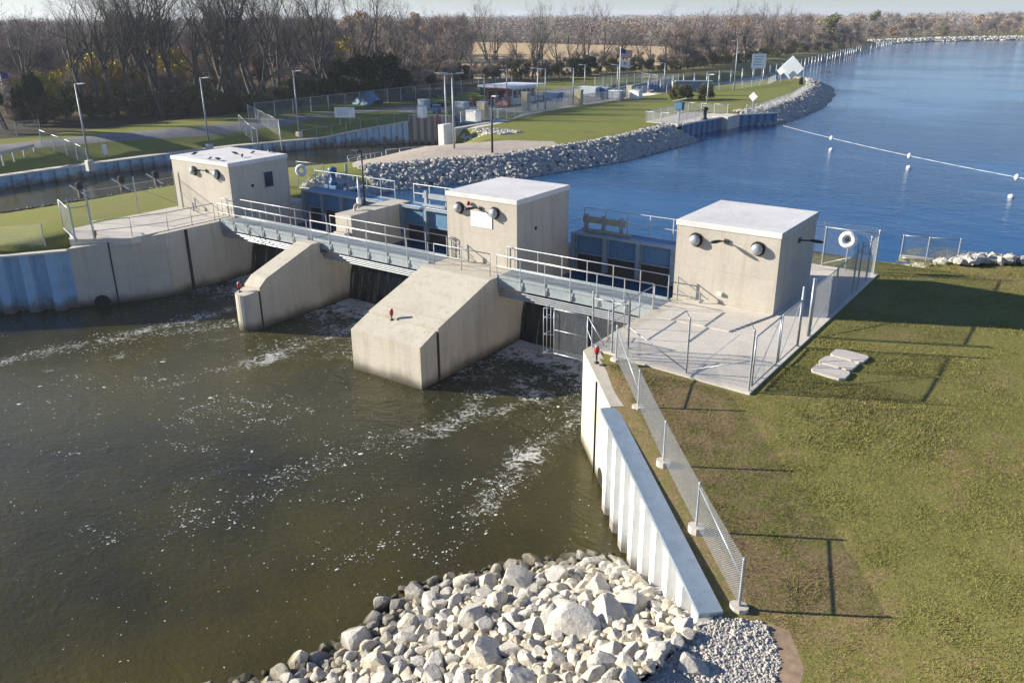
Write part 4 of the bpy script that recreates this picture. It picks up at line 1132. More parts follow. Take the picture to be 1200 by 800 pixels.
rip_strip('riprap', [(-46.9,17.3),(-48.6,15.7),(-51.5,12.8)], ZR, .9, .5, 260, .14, .36, 'heap of grey stones at the foot of the bluish sheet piles', 'rock', sideup=-1, zf=lambda x, y: ZR-.1+.55*max(0, -46.3-x)*.5)
rip_strip('riprap', [(-57.2,68.6),(-55.3,70),(-52.5,71),(-50,70.4)], -2, 1.6, 1.4, 700, .1, .25, 'patch of small pale stones beside the lock guide wall', 'rock', zf=lambda x, y: hground(x, y)-.02)

# ------------------------------------------------------------------ lock, far bank and island furniture
def lamp_post(px, py, toppy, z, label, heads=((-1,-.3),), base=True, mat='galvdark', nm='street_lamp', grp='lamp posts around the lock'):
    p = G(px, py, z); lo, hi = z, z+20
    for _ in range(40):
        m = (lo+hi)/2
        if project(p.x, p.y, m)[1] > toppy: lo = m
        else: hi = m
    H = lo; t = thing(nm, p, label, 'lamp post', grp)
    if base: b = MB(); b.bevbox(p.x-.32, p.x+.32, p.y-.32, p.y+.32, z-.3, z+.75, .05); b.build('plinth', M['slab'], t)
    b = MB(); b.tube((p.x,p.y,z), (p.x,p.y,H), .10, .065, n=8); b.build('pole', M[mat], t, smooth=True)
    for dx, dy in heads:
        d = Vector((dx, dy, 0)).normalized()
        b = MB(); b.beam(Vector((p.x,p.y,H-.06)), Vector((p.x,p.y,H-.02))+d*.45, .06, .05); b.beam(Vector((p.x,p.y,H-.02))+d*.4, Vector((p.x,p.y,H+.02))+d*1.05, .32, .10); b.build('lamp_head', M['white' if base else 'galv'], t)
LPS = [((106,197),98,-2.45,'lamp post on the far sheet wall farthest left, beside the slanting gate'), ((246,177),91,-2.5,'lamp post on the far lock wall above the left gate house roof'),
       ((351,162),83,-2.55,'lamp post on the far lock wall by the chain link corner gate')]
for q, ty, z, lb in LPS: lamp_post(*q, ty, z, lb, heads=((.95,.3),))
lamp_post(532.5, 179, 86, -.45, 'tall twin lamp post beside the white lock guide wall', heads=((-.8,-.6),(.8,.6)), base=False)
lamp_post(523.5, 158, 86, -.6, 'slimmer lamp post just behind the twin lamp post', heads=((-1,-.3),), base=False)
lamp_post(577, 183, 112, -.12, 'short dark lamp post with a white top on the crushed stone path', heads=((.2,-.1),), base=False, mat='black')
lamp_post(828, 128, 87, -.06, 'plain dark pole standing beside the small fenced platform on the island', heads=((.2,-.1),), base=False, mat='galvdark')
for q, ty, lb in (((568,124),88,'lamp post in the parking lot left of the low building'), ((594,120),82,'lamp post just left of the white roofed building'), ((630,126),80,'left lamp post of the pair in front of the white roofed building'),
                  ((639,128),81,'right lamp post of the pair in front of the white roofed building'), ((671.5,124),80,'lamp post behind the lock fence right of the building'), ((685,110),76,'lamp post far behind the lock between two tree trunks'),
                  ((723,112),76,'lamp post just left of the flag pole on the island'), ((778,104),74,'lamp post beyond the upper lock approach near the white gate'), ((860,106),48,'tall thin pole beside the upper canal with a white base')):
    lamp_post(*q, ty, -.1, lb, heads=((-1,-.2),), base=False)
def flag_pole(px, py, toppy, z, label, fl):
    p = G(px, py, z); lo, hi = z, z+20
    for _ in range(40):
        m = (lo+hi)/2
        if project(p.x, p.y, m)[1] > toppy: lo = m
        else: hi = m
    H = lo; t = thing('flag_pole', p, label, 'flag pole')
    b = MB(); b.tube((p.x,p.y,z), (p.x,p.y,H), .085, .05, n=8); b.lathe((p.x,p.y,H), (0,0,1), [(0,.05),(.06,.1),(.14,.1),(.2,.03)], 10); b.build('pole', M['white'], t, smooth=True)
    b = MB(); b.bevbox(p.x-.3, p.x+.3, p.y-.3, p.y+.3, z-.2, z+.4, .05); b.build('base', M['slab'], t)
    dr = Vector((.80, .58, 0))
    def cloth(z1, h, w, cells, nm, lab):
        q0 = Vector((p.x, p.y, 0))+dr*.06; K = 14; J = 13
        def pt(u, v):
            dd = dr*w*u; n = Vector((-dr.y, dr.x, 0)); return q0+dd+n*(.10*math.sin(u*9+v*2)*u)+Vector((0,0,z1-v*h-u*u*.35*h-.1*u*math.sin(u*5)))
        tt = bpy.data.objects.new('flag', None)
        o = thing('flag', (p.x,p.y,z1), lab, 'flag')
        groups = {}
        for j in range(J):
            for i in range(K):
                groups.setdefault(cells((i+.5)/K, (j+.5)/J, j), []).append([pt(i/K,j/J), pt((i+1)/K,j/J), pt((i+1)/K,(j+1)/J), pt(i/K,(j+1)/J)])
        for nm2, (mt) in (('stripes','fabricred'), ('ground_cloth','white'), ('canton','fabricblue'), ('emblem','tan')):
            if nm2 in groups:
                b = MB()
                for qd in groups[nm2]: b.add(qd, [(0,1,2,3)])
                k = b.build(nm2, M[mt], o, smooth=True); md = k.modifiers.new('t', 'SOLIDIFY'); md.thickness = .01
        bpy.data.objects.remove(tt)
    us = lambda u, v, j: 'canton' if (u < .42 and j < 7) else ('stripes' if j % 2 == 0 else 'ground_cloth')
    st = lambda u, v, j: 'emblem' if (.36 < u < .62 and .3 < v < .62) else 'ground_cloth'
    s = fl; cloth(H-.05, 1.05*s, 1.6*s, us, 'us', 'striped flag with a blue canton flying above the white flag on the '+('island pole' if px > 500 else 'far left pole'))
    cloth(H-.05-1.35*s, 1.0*s, 1.3*s, st, 'st', 'white flag with a small emblem hanging below the striped flag on the '+('island pole' if px > 500 else 'far left pole'))
flag_pole(725, 118, 57, -.06, 'white flag pole on the island lawn with two flags', 1.0)
flag_pole(10, 134, 84, -.7, 'white flag pole at the far left edge in front of the dark trees', 1.5)

# lock walls: far side, guide wall and gate
def xy(px, py, z): q = G(px, py, z); return (q.x, q.y)
FW = [(-83,-20),(-83,20),(-83,40),(-82.2,50),(-81,60),(-78.3,70.4),(-75.3,74.4),(-71.7,79)]
tops = [-2.5,-2.5,-2.48,-2.46,-2.5,-2.6,-1.8,-1.05]
wl = thing('lock_wall', (-82,45,ZR), 'long sheet pile wall with a concrete cap along the far side of the lock channel', 'retaining wall')
for k in range(len(FW)-1):
    a, c = FW[k], FW[k+1]; L = math.hypot(c[0]-a[0], c[1]-a[1]); n = max(1, round(L/1.3)); d = Vector((c[0]-a[0], c[1]-a[1], 0)).normalized(); nr = Vector((d.y,-d.x,0))
    b = MB(); vs = []; ff = []; pts = []
    for i in range(n): pts += [(i*L/n, .0), ((i+.4)*L/n, .0), ((i+.5)*L/n, .25), ((i+.9)*L/n, .25)]
    pts.append((L, 0))
    for u, w in pts:
        zt = tops[k]+(tops[k+1]-tops[k])*u/L; q = Vector((*a,0))+d*u+nr*w; vs += [(q.x,q.y,ZR-.5),(q.x,q.y,zt)]
    for i in range(len(pts)-1): ff.append((2*i,2*i+2,2*i+3,2*i+1))
    b.add(vs, ff); b.build('sheet_piling', M['sheetblue'], wl)
    b = MB(); A = Vector((*a, 0))+nr*.35; C = Vector((*c, 0))+nr*.35; A2 = A-nr*(1.0 if k < 5 else .6); C2 = C-nr*(1.0 if k < 5 else .6)
    b.prism([(A.x,A.y),(C.x,C.y),(C2.x,C2.y),(A2.x,A2.y)], [tops[k]-.02, tops[k+1]-.02, tops[k+1]-.02, tops[k]-.02], [tops[k]+.12, tops[k+1]+.12, tops[k+1]+.12, tops[k]+.12]); b.build('cap', M['slab'], wl)
for i, u in enumerate((.0,.14,.28,.42,.56,.7,.84)):       # timber fenders on the flared part
    x = -78.3+(-71.7+78.3)*u; y = 70.4+8.6*u; b = MB(); b.tube((x+.5,y-.25,ZR-.5), (x+.5,y-.25,ZR+.95), .14, n=8); b.build('fender', M['wood'], wl)
# gate recess and mitre gates
M['timber_red'] = plain('red_ladder', (.35,.03,.03), .6)
t = thing('lock_gate', (-64,81.5,ZR), 'dark blue steel lock gate between the flared wall and the white guide wall', 'lock gate')
b = MB(); b.box(-66.4, -58.0, 81.6, 82.0, ZR-.5, -.25); b.build('leaf', M['bluepaint'], t)
for k in range(7):
    b = MB(); b.box(-66.4, -58.0, 81.44, 81.6, ZR+.1+k*.5, ZR+.2+k*.5) if k else b.box(-62.3, -62.1, 81.4, 81.6, ZR-.3, -.3); b.build('rib', M['bluesteel'], t)
b = MB(); b.tube((-64.9,81.35,ZR), (-62.6,81.35,-.5), .06, n=6); b.tube((-59.6,81.35,ZR), (-61.9,81.35,-.5), .06, n=6); b.build('tension_rod', M['galv'], t)
t = thing('gate_recess_wall', (-69,80.5,ZR), 'ribbed grey wall with a red ladder at the lower lock gate', 'wall')
b = MB(); b.prism([(-71.7,79),(-66.4,80.6),(-66.4,82.2),(-72,80.6)], ZR-.5, -.25); b.build('wall', M['concrete'], t)
for k in range(6):
    b = MB(); x = -71.3+k*.9; y = 79.1+k*.27; b.box(x-.14, x+.14, y-.22, y+.02, ZR-.4, -.3); b.build('fender', M['wood'], t)
b = MB(); x, y = -67.9, 80.05; b.box(x-.12, x+.12, y-.12, y-.02, ZR, -.1); b.build('ladder', M['timber_red'], t)
t = thing('guide_wall', (-57.3,68.6,ZR), 'tall white concrete end of the lock guide wall beside the stone path', 'wall')
b = MB(); b.bevbox(-57.9, -57.05, 68.2, 69.9, ZR-.5, .55, .06); b.build('nose', M['roof'], t)
b = MB(); b.box(-57.9, -57.2, 70.2, 80.7, ZR-.5, -.02); b.build('wall', M['concrete'], t)
# dock railing by the channel
rail_run([(-61.3,58.6,-3.1),(-60.9,61.8,-2.9)], 'white pipe railing of the small landing beside the lock channel', mat='rail', h=1.1, spacing=1.1, r=.035)
q0 = G(453,189,-2.2); q1 = G(500,184,-2.2)
rail_run([q0, q1], 'white pipe railing on the raised landing left of the guide wall', mat='rail', h=1.1, spacing=1.5, r=.035)
q0 = G(408,194,-2.3); q1 = G(448,189,-2.3)
rail_run([q0, q1], 'low grey pipe railing at the left end of the landing', mat='galv', h=.9, spacing=1.5, r=.03)
# generic far fences: white post runs
def far_fence(pts, H, n, label, mat='galv', pitch=.16, w=.012, pr=.045, z=None, name='chain_link_fence', mesh=True, postmat='rail', ext=.0, top=True):
    P = []
    for (a, c) in zip(pts[:-1], pts[1:]):
        a = Vector(a); c = Vector(c); L = (c-a).length; k = max(1, round(L/n))
        for i in range(k): P.append(a+(c-a)*(i/k))
    P.append(Vector(pts[-1]))
    return fence(P, H, label, mat, pitch, w, top=top, pr=pr, mesh=mesh, postmat=postmat, name=name, ext=ext)
hz = lambda x, y, o=0: (x, y, hbase(x, y)+o)
far_fence([hz(*xy(540,143,0)), hz(*xy(563,141.5,0)), hz(*xy(640,129.5,0)), hz(*xy(680,121,0)), hz(*xy(735,115.5,0))], 1.15, 1.7, 'pale fence with close posts along the island side of the lock', pitch=.12, w=.016)
far_fence([hz(-59.9,86.6), hz(-60.2,104), hz(-60.3,121)], 1.1, 1.9, 'second pale railing right beside the lock chamber', pitch=.2)
far_fence([hz(-66.9,86.5), hz(-67.1,104), hz(-67.3,121)], 1.1, 1.9, 'pale railing on the far side of the lock chamber', pitch=.2)
far_fence([hz(-70.3,80.6,.2), hz(-66.4,84.4,.1)], 1.0, 1.5, 'short railing over the lower lock gate recess', mesh=False)
far_fence([(-58.4,81.2,-.05),(-66.2,81.2,-.2)], 1.0, 1.3, 'pale panelled railing across the top of the lower lock gate', pitch=.12, w=.02)
far_fence([(-79.3,68.5,-2.5),(-75.6,74.6,-1.7),(-71.9,79.6,-.95)], 1.0, 1.9, 'brown pipe railing rising along the top of the flared lock wall', mat='galvdark', postmat='galvdark', mesh=False)
far_fence([hz(*xy(300,141,-.9)), hz(*xy(365,131,-.7)), hz(*xy(405,126,-.7)), hz(*xy(470,118,-.7)), hz(*xy(520,113,-.7)), hz(*xy(600,106,-.6))], 1.9, 3.2, 'long grey chain link fence in front of the wood behind the car park', pitch=.2, w=.012, pr=.05)
far_fence([hz(*xy(292,143,-.9)), hz(*xy(327,150,-1.2)), hz(*xy(329,163,-1.5))], 1.9, 2.2, 'white framed chain link corner beside the third lamp post', pitch=.14, w=.014)
far_fence([(-79.0,61.8,-2.4),(-80.3,62.1,-2.2),(-83.9,63.3,-1.2)], 1.7, 2., 'slanting white framed fence reaching down to the lock wall by the third lamp post', pitch=.14, w=.014)
far_fence([(-82.0,43.6,-2.4),(-85.0,43.2,-1.7),(-88.4,42.6,-.95)], 1.6, 1.8, 'slanting white framed fence reaching up the grass by the first lamp post', pitch=.14, w=.014)
far_fence([hz(*xy(-8,161,-.75)), hz(*xy(20,160,-.75)), hz(*xy(48,157,-.75))], 1.5, 2.6, 'grey chain link fence at the far left edge below the trees', pitch=.18, w=.014)
far_fence([hz(*xy(697,104,-.1)), hz(*xy(752,97,0)), hz(*xy(770,100,0))], 1.7, 2.6, 'fence with white posts around the far side of the upper lock approach', pitch=.2, w=.014)
far_fence([hz(*xy(770,100,0)), hz(*xy(795,97,0))], 1.5, 1.9, 'white framed gate at the end of the upper lock approach', pitch=.18, w=.02)
far_fence([hz(-57.4,121.5), hz(-55.5,126), hz(-51.4,133), hz(-50.3,146), hz(-51.8,154)], 1.1, 3.0, 'pale chain link fence along the canal side of the island', pitch=.22, w=.016)
far_fence([hz(-36.2,98.6), hz(-36.0,104), hz(-37.4,119), hz(-40.2,134), hz(-42.6,143)], 1.2, 3.2, 'pale chain link fence above the rip-rap of the island point', pitch=.22, w=.016)
# posts standing along the far bank of the lake
t = None
pb = MB(); pb.tube((0,0,0), (0,0,3.0), .16, n=8); pb.lathe((0,0,3.0), (0,0,1), [(0,.18),(.12,.15),(.2,.02)], 8)
proto_pile = pb.build('mooring_pile', M['galv'], loc=(0,0,0), smooth=True)
tag(proto_pile, 'grey pile standing in the water along the far side of the upper canal', 'pile', 'row of piles along the far canal bank')
pl = [(-66.7,134),(-66.3,152),(-63.2,180),(-65,205),(-76,300),(-83,376),(-84,392)]
out = []
for a, c in zip(pl[:-1], pl[1:]):
    L = math.hypot(c[0]-a[0], c[1]-a[1]); k = max(1, round(L/4.6))
    for i in range(k): out.append((a[0]+(c[0]-a[0])*i/k, a[1]+(c[1]-a[1])*i/k))
for i, (x, y) in enumerate(out):
    o = proto_pile if i == 0 else copy_tree(proto_pile, (0,0,0)); o.location = (x, y, ZL-.9)
# black topped piles in the lower channel
proto = None
for i, q in enumerate(((95,231),(144,223),(184,217))):
    p = G(*q, ZR); t = thing('mooring_pile', (p.x, p.y, ZR), ['black topped mooring pile in the lock channel, leftmost of three', 'black topped mooring pile in the lock channel, middle of three', 'black topped mooring pile in the lock channel, nearest the left gate house'][i], 'pile', 'mooring piles in the lock channel')
    b = MB(); b.tube((p.x,p.y,ZR-1), (p.x,p.y,ZR+.7), .2, n=10); b.build('shaft', M['wood'], t)
    b = MB(); b.lathe((p.x,p.y,ZR+.7), (0,0,1), [(0,.3),(.5,.3),(.62,.12)], 12); b.build('cap', M['black'], t)
    b = MB(); b.beam((p.x+.9,p.y+.1,ZR+.2), (p.x-1.0,p.y-.3,ZR+1.0), .09, .09); b.build('brace', M['galv'], t)
# upper approach blue wall
sheet_wall('sheet_pile_wall', (-67.2,121.2), (-70.6,151), .05, .05, -2, M['bluesteel'], 'dark blue sheet pile wall along the far side of the upper lock approach', capw=.5, pitch=1.6, side=1, caph=.1)
sheet_wall('sheet_pile_wall', (-60.3,121.2), (-61.2,124.5), .0, .0, -2, M['bluesteel'], 'short blue sheet pile wall at the upper end of the lock', capw=.5, pitch=1.4, side=-1, caph=.1)
sheet_wall('sheet_pile_wall', (-38.5,85.9), (-37.7,94.3), .0, .0, -2, M['bluesteel'], 'blue sheet pile wall left of the pale pier on the island shore', capw=.4, pitch=1.2, side=1, caph=.1)
sheet_wall('sheet_pile_wall', (-36.9,97.8), (-34.2,103.5), .0, -.1, -2, M['bluesteel'], 'blue sheet pile wall right of the pale pier on the island shore', capw=.4, pitch=1.2, side=1, caph=.1)
b = MB(); b.bevbox(-38.6, -36.7, 94.3, 97.9, -2, .12, .05); tag(b.build('quay_pier', M['slab']), 'pale concrete pier between the two blue sheet walls on the island shore', 'pier')
sheet_wall('sheet_pile_wall', (-42.7,36.4), (-42.5,41.5), .0, -.1, -2.5, M['bluesteel'], 'blue sheet wall upstream of the left gate house beside the rip-rap', capw=.4, pitch=1.1, side=1, caph=.1)
b = MB(); b.prism([(-43.2,86.5),(-39.2,86.2),(-37.6,94.5),(-38.5,98.4),(-43.3,98.2)], -.3, -.02); struct(b.build('platform_slab', M['slab'], loc=(0,0,0)))
far_fence([(-43.2,86.5,-.02),(-39.3,86.3,-.02),(-38.6,91.5,-.02)], 1.1, 1.8, 'pale mesh railing on the near side of the island platform', pitch=.14, w=.014)
far_fence([(-43.2,86.5,-.02),(-43.3,98.1,-.02),(-38.4,98.3,-.02)], 1.1, 1.8, 'pale mesh railing on the back side of the island platform', pitch=.14, w=.014)
def cabinet(px, py, z, w, d, h, mat, label, name='equipment_cabinet', cat='cabinet'):
    p = G(px, py, z); t = thing(name, p, label, cat)
    b = MB(); b.bevbox(p.x-w/2, p.x+w/2, p.y-d/2, p.y+d/2, z, z+h, .04); b.build('body', M[mat], t)
    b = MB(); b.bevbox(p.x-w/2-.04, p.x+w/2+.04, p.y-d/2-.04, p.y+d/2+.04, z+h+.001, z+h+.07, .02); b.build('lid', M['lid' if mat != 'lid' else 'white'], t)
    b = MB(); b.box(p.x-w/2+.08, p.x+w/2-.08, p.y-d/2-.025, p.y-d/2-.002, z+.12, z+h-.12); b.build('door', M[mat], t)
cabinet(555,142,-.05,1.5,1.0,1.15,'white','large white cabinet beside the green gold box at the lock')
cabinet(495,138,-.35,.9,.8,1.35,'white','white cabinet standing above the lower lock gate recess')
cabinet(497,128,-.5,1.3,1.0,1.2,'lid','white tank like cabinet behind the one above the gate')
cabinet(566,140,-.05,1.2,.7,1.9,'tan','olive gold upright box on the fence left of the building')
cabinet(745,116,-.05,1.6,1.0,1.2,'white','white cabinet at the right end of the lock fence near the flag pole')
cabinet(722,116,-.05,2.0,1.0,1.1,'lid','pale cabinet left of the flag pole behind the fence')
cabinet(738,115,-.05,.9,.6,1.7,'tan','tan upright box right of the flag pole')
cabinet(678,123,-.05,1.1,.6,1.9,'tan','olive panel standing at the fence bend right of the building')
cabinet(616,130,-.05,1.0,.6,2.2,'tan','olive panel in front of the left end of the building')
cabinet(541,134,-.05,1.5,.9,1.4,'lid','grey cabinet behind the lock fence near the parking lot')
cabinet(648,119,-.05,2.6,1.2,1.2,'bluepaint','blue machinery cover in front of the building')
cabinet(691,113,-.05,3.0,1.6,1.3,'lid','grey machinery housing on the lock wall right of the building')
cabinet(706,113,-.05,2.4,1.4,1.2,'bluepaint','blue machinery housing left of the flag pole')
cabinet(577,112,-.3,3.2,2.,1.5,'green','dark green waste container beyond the parking lot','waste_container','container')
cabinet(594,112,-.3,3.4,2.,1.4,'brick','dark red container beyond the parking lot beside the green one','waste_container','container')
cabinet(512,132,-.4,.9,.7,.9,'bluepaint','small blue drum like box behind the lower gate railing','storage_box','box')
def tarp(px, py, label):
    p = G(px, py, -.6); b = MB(); n = 16; vs = []; ff = []
    for i in range(n+1):
        for j in range(9):
            u = i/n; v = j/8; prof = math.sin(math.pi*min(1,max(0,v)))**.6; hgt = (1.9-.5*abs(u-.5)*2)*prof*(.35+.65*math.sin(math.pi*min(1, .08+u*.84)))
            vs.append((p.x-2.0+4.0*u+.3*math.sin(v*4), p.y+1.1-2.2*v, -.65+hgt+.05*mnoise.noise(Vector((u*6,v*6,0)))))
    for i in range(n):
        for j in range(8): ff.append((i*9+j, (i+1)*9+j, (i+1)*9+j+1, i*9+j+1))
    b.add(vs, ff); tag(b.build('covered_heap', M['tarp'], smooth=True), label, 'tarpaulin')
tarp(431, 122, 'light blue tarpaulin covered heap behind the long fence')
# information board near the far wall
def board(px, py, z, w, h, lift, label, mat='signwhite', legs=2, cat='sign', name='information_board', txt=True, dirv=(.85,.52)):
    p = G(px, py, z); t = thing(name, p, label, cat); d = Vector((*dirv, 0)).normalized(); n = Vector((d.y, -d.x, 0))
    a = Vector(p)-d*w/2; c = Vector(p)+d*w/2
    b = MB(); b.beam(a+Vector((0,0,lift+h/2)), c+Vector((0,0,lift+h/2)), .06, h); b.build('panel', M[mat], t)
    for k in range(legs):
        q = a+(c-a)*((k+.5)/legs); b = MB(); b.beam(q-n*.06, q-n*.06+Vector((0,0,lift+h*.9)), .07, .07); b.build('leg', M['wood'], t)
    if txt:
        b = MB(); r2 = random.Random(int(px))
        for k in range(4):
            z1 = z+lift+h*(.82-.19*k); q = a+d*(w*.12)+n*.034; e = a+d*(w*(.86-r2.random()*.2))+n*.034
            b.beam(Vector((q.x,q.y,z1)), Vector((e.x,e.y,z1)), .006, h*.07)
        b.build('lettering', M['lid'], t)
board(105.5, 0, 0, 1, 1, 1, '') if False else None
board(405, 147, -.9, 2.4, 1.15, .9, 'pale blue information board on two legs behind the flared lock wall', mat='signwhite')
board(888, 90, 0, 2.6, 2.6, 1.5, 'white square board on two legs on the levee beyond the canal', txt=True)
board(125, 188, -1.9, .45, .9, .6, 'small white sign on a post in the grass beside the first lamp post', legs=1, txt=False)
def diamond(px, py, z, half, lift, label, lat=True, legs=2, mat='board'):
    p = Vector(G(px, py, z)); t = thing('diamond_sign', p, label, 'sign'); d = Vector((.99,.10,0)).normalized(); n = Vector((d.y,-d.x,0)); c = p+Vector((0,0,lift+half))
    K = 4 if not lat else 12
    vs = [c+d*half, c+Vector((0,0,half)), c-d*half, c-Vector((0,0,half))]
    b = MB(); b.add([v+n*.03 for v in vs]+[v-n*.03 for v in vs], [(0,1,2,3),(7,6,5,4),(0,4,5,1),(1,5,6,2),(2,6,7,3),(3,7,4,0)]); b.build('panel', M[mat], t)
    if lat:
        b = MB()
        for k in range(1, 9):
            f = k/9; b.beam(vs[0]+(vs[1]-vs[0])*f+n*.05, vs[3]+(vs[2]-vs[3])*f+n*.05, .03, .03, up=n)
        b.build('slats', M['lid'], t)
    for k in range(legs):
        q = p+d*((k-(legs-1)/2)*half*1.0); b = MB(); b.beam(q-n*.1, q-n*.1+Vector((0,0,lift+half*.9)), .12, .12); b.build('leg', M['galv'], t)
diamond(926, 97, -.06, 2.05, .35, 'big pale diamond shaped board at the tip of the island', legs=3)
diamond(914, 97, -.06, .75, 1.2, 'small white diamond board just left of the big diamond board', lat=False, legs=1, mat='signwhite')
diamond(881, 132, -.06, .55, 1.3, 'small white diamond sign on a post on the island lawn', lat=False, legs=1, mat='signwhite')
# platform device, black figure like bollard, monument sign
def gauge(px, py):
    p = Vector(G(px, py, -.06)); t = thing('gauge_station', p, 'blue and grey gauge station on a post in front of the island platform', 'gauge station')
    b = MB(); b.tube(p, p+Vector((0,0,1.9)), .06, n=8); b.build('post', M['galv'], t)
    b = MB(); b.bevbox(p.x-.45, p.x+.45, p.y-.3, p.y+.3, 1.55, 2.35, .06); b.build('cabinet', M['bluepaint'], t)
    b = MB(); b.beam((p.x-.75,p.y,2.45), (p.x+.75,p.y+.2,2.75), .9, .05); b.build('solar_panel', M['lid'], t)
gauge(795, 147)
t = thing('capstan', G(825.5, 141, 0), 'black capstan beside the pole on the island platform', 'capstan'); p = G(825.5, 141, 0)
b = MB(); b.lathe(p, (0,0,1), [(0,.38),(.15,.38),(.3,.22),(1.0,.20),(1.1,.34),(1.35,.34),(1.45,.1)], 14); b.build('drum', M['black'], t, smooth=True)
b = MB(); b.tube((p.x-.3,p.y,1.5), (p.x+.3,p.y,1.5), .06, n=6); b.build('handle', M['galv'], t)
b = MB(); p = G(938.5, 99, 0); b.lathe(p, (0,0,1), [(0,.34),(.9,.34),(1.0,.38),(1.15,.2)], 12); tag(b.build('bollard', M['black'], smooth=True), 'black bollard on the island tip right of the big diamond board', 'bollard')
def monument():
    p = Vector(G(812, 111, 0)); t = thing('monument_sign', p, 'low dark blue backed monument sign between the island bushes', 'sign')
    d = Vector((.85,.52,0)).normalized(); a = p-d*2.6; c = p+d*2.6
    b = MB(); b.beam(a+Vector((0,0,1.1)), c+Vector((0,0,1.1)), .5, 1.5); b.build('face', M['bluesteel'], t)
    b = MB(); b.beam(a-d*.1+Vector((0,0,1.9)), c+d*.1+Vector((0,0,1.9)), .75, .18); b.build('coping', M['lid'], t)
    b = MB(); b.beam(a-d*.45+Vector((0,0,.9)), a-d*.0+Vector((0,0,.9)), .8, 1.9); b.build('pillar', M['tan'], t)
monument()
# control building
def control_house():
    a = Vector(G(600, 117, -.1)); c = Vector(G(664, 107, -.1)); a = Vector((-71.8,101.5,-.1)); 
    x0, x1, y0, y1 = -74.3, -70.6, 98.5, 105.5
    t = thing('control_building', ((x0+x1)/2, (y0+y1)/2, -.9), 'low control building with red brick end and a broad white flat roof', 'building')
    b = MB(); b.box(x0, x1, y0, y1, -.95, 1.6); b.build('wall', M['white'], t)
    b = MB(); b.box(x0-.02, x1+.03, y0-.03, y0+1.0, -.95, 1.55); b.build('brick_wall', M['brick'], t)
    b = MB(); b.prismx([(y0-.9,1.62),(y1+.9,1.62),(y1+.9,1.86),(y0-.9,2.0)], x0-.9, x1+.9); b.build('roof', M['signwhite'], t)
    b = MB(); b.box(x0-.91, x1+.91, y0-.92, y0-.901, 1.6, 1.72); b.build('fascia', M['brick'], t)
    for k in range(5):
        y = y0+1.3+k*1.12; b = MB(); b.box(x1+.0, x1+.03, y, y+.85, .2, 1.3); w = b.build('window', M['glassdark'], t)
        b = MB(); b.box(x1+.0, x1+.05, y-.06, y, .15, 1.35); b.build('frame', M['lid'], w)
    b = MB(); b.box(x0+.4, x0+1.3, y0-.06, y0-.031, -.9, 1.1); b.build('door', M['glassdark'], t)
    b = MB(); b.box(x0+2.0, x0+3.1, y0-.06, y0-.031, .2, 1.2); b.build('window', M['glassdark'], t)
control_house()
# small things in the parking lot
for k, (px, py) in enumerate(((507,124),(519,123.5),(531,123),(545,122.5),(558,122))):
    p = G(px, py, -.5); b = MB(); b.bevbox(p.x-.9, p.x+.9, p.y-.12, p.y+.12, -.62, -.2, .06); b.box(p.x-.06,p.x+.06,p.y-.06,p.y+.06,-.75,-.6)
    tag(b.build('wheel_stop', M['rubber']), 'black wheel stop block at the near edge of the parking lot', 'wheel stop', 'wheel stops of the parking lot')
# guard rail at the far left road edge
t = thing('guard_rail', G(0,187,-1.6), 'low steel guard rail beside the road at the far left edge', 'guard rail')
ga = Vector(G(-10,190,-1.3)); gc = Vector(G(41,178,-1.3))
b = MB(); b.beam(ga+Vector((0,0,.6)), gc+Vector((0,0,.6)), .08, .32); b.build('beam', M['galv'], t)
for k in range(5):
    q = ga+(gc-ga)*(k/4.+.0); b = MB(); b.beam(q-Vector((.1,0,.6)), q+Vector((-.1,0,.75)), .12, .14); b.build('post', M['galvdark'], t)
# small things on the upstream side near the left gate house
def stem_crane():
    p = Vector(G(398, 228, 0)); p = Vector((-42.35, 38.9, 0)); t = thing('gate_hoist', p, 'blue painted gate hoist on the wall upstream of the left gate house', 'hoist')
    b = MB(); b.bevbox(p.x-.6, p.x+.6, p.y-.35, p.y+.35, -.2, .5, .05); b.build('base', M['bluepaint'], t)
    b = MB(); b.lathe((p.x,p.y,.5), (0,0,1), [(0,.28),(.25,.28),(.3,.18),(.8,.18),(.85,.3),(1.1,.3),(1.2,.1)], 14); b.build('drum', M['bluepaint'], t, smooth=True)
    b = MB(); b.tube((p.x+.8,p.y+.5,-.2), (p.x+.8,p.y+.5,1.9), .09, n=8); b.build('stem', M['galv'], t)
stem_crane()
# suspended cable with marker floats over the lake
def cable():
    P = [(-31.6,98.2,-.9),(-23.3,87.9,-.55),(-14.4,79.7,-.5),(-5.5,72.2,-.35),(12,57.5,.3)]
    b = MB(); pts = []
    for a, c in zip(P[:-1], P[1:]):
        for k in range(6):
            f = k/6; pts.append((a[0]+(c[0]-a[0])*f, a[1]+(c[1]-a[1])*f, a[2]+(c[2]-a[2])*f-.03*math.sin(math.pi*f)))
    pts.append(P[-1]); b.pipe(pts, .014, 6); tag(b.build('marker_cable', M['white'], smooth=True), 'pale cable strung low over the lake from the island', 'cable')
    for q, lb in zip(P[1:4], ('round white float on the cable nearest the island', 'round white float on the middle of the lake cable', 'round white float on the lake cable near the right bank')):
        b = MB(); b.lathe((q[0],q[1],q[2]-.24), (0,0,1), [(0,.03),(.05,.12),(.14,.18),(.24,.20),(.34,.18),(.43,.12),(.48,.03)], 14); tag(b.build('float', M['white'], smooth=True), lb, 'float', 'floats on the lake cable')
cable()
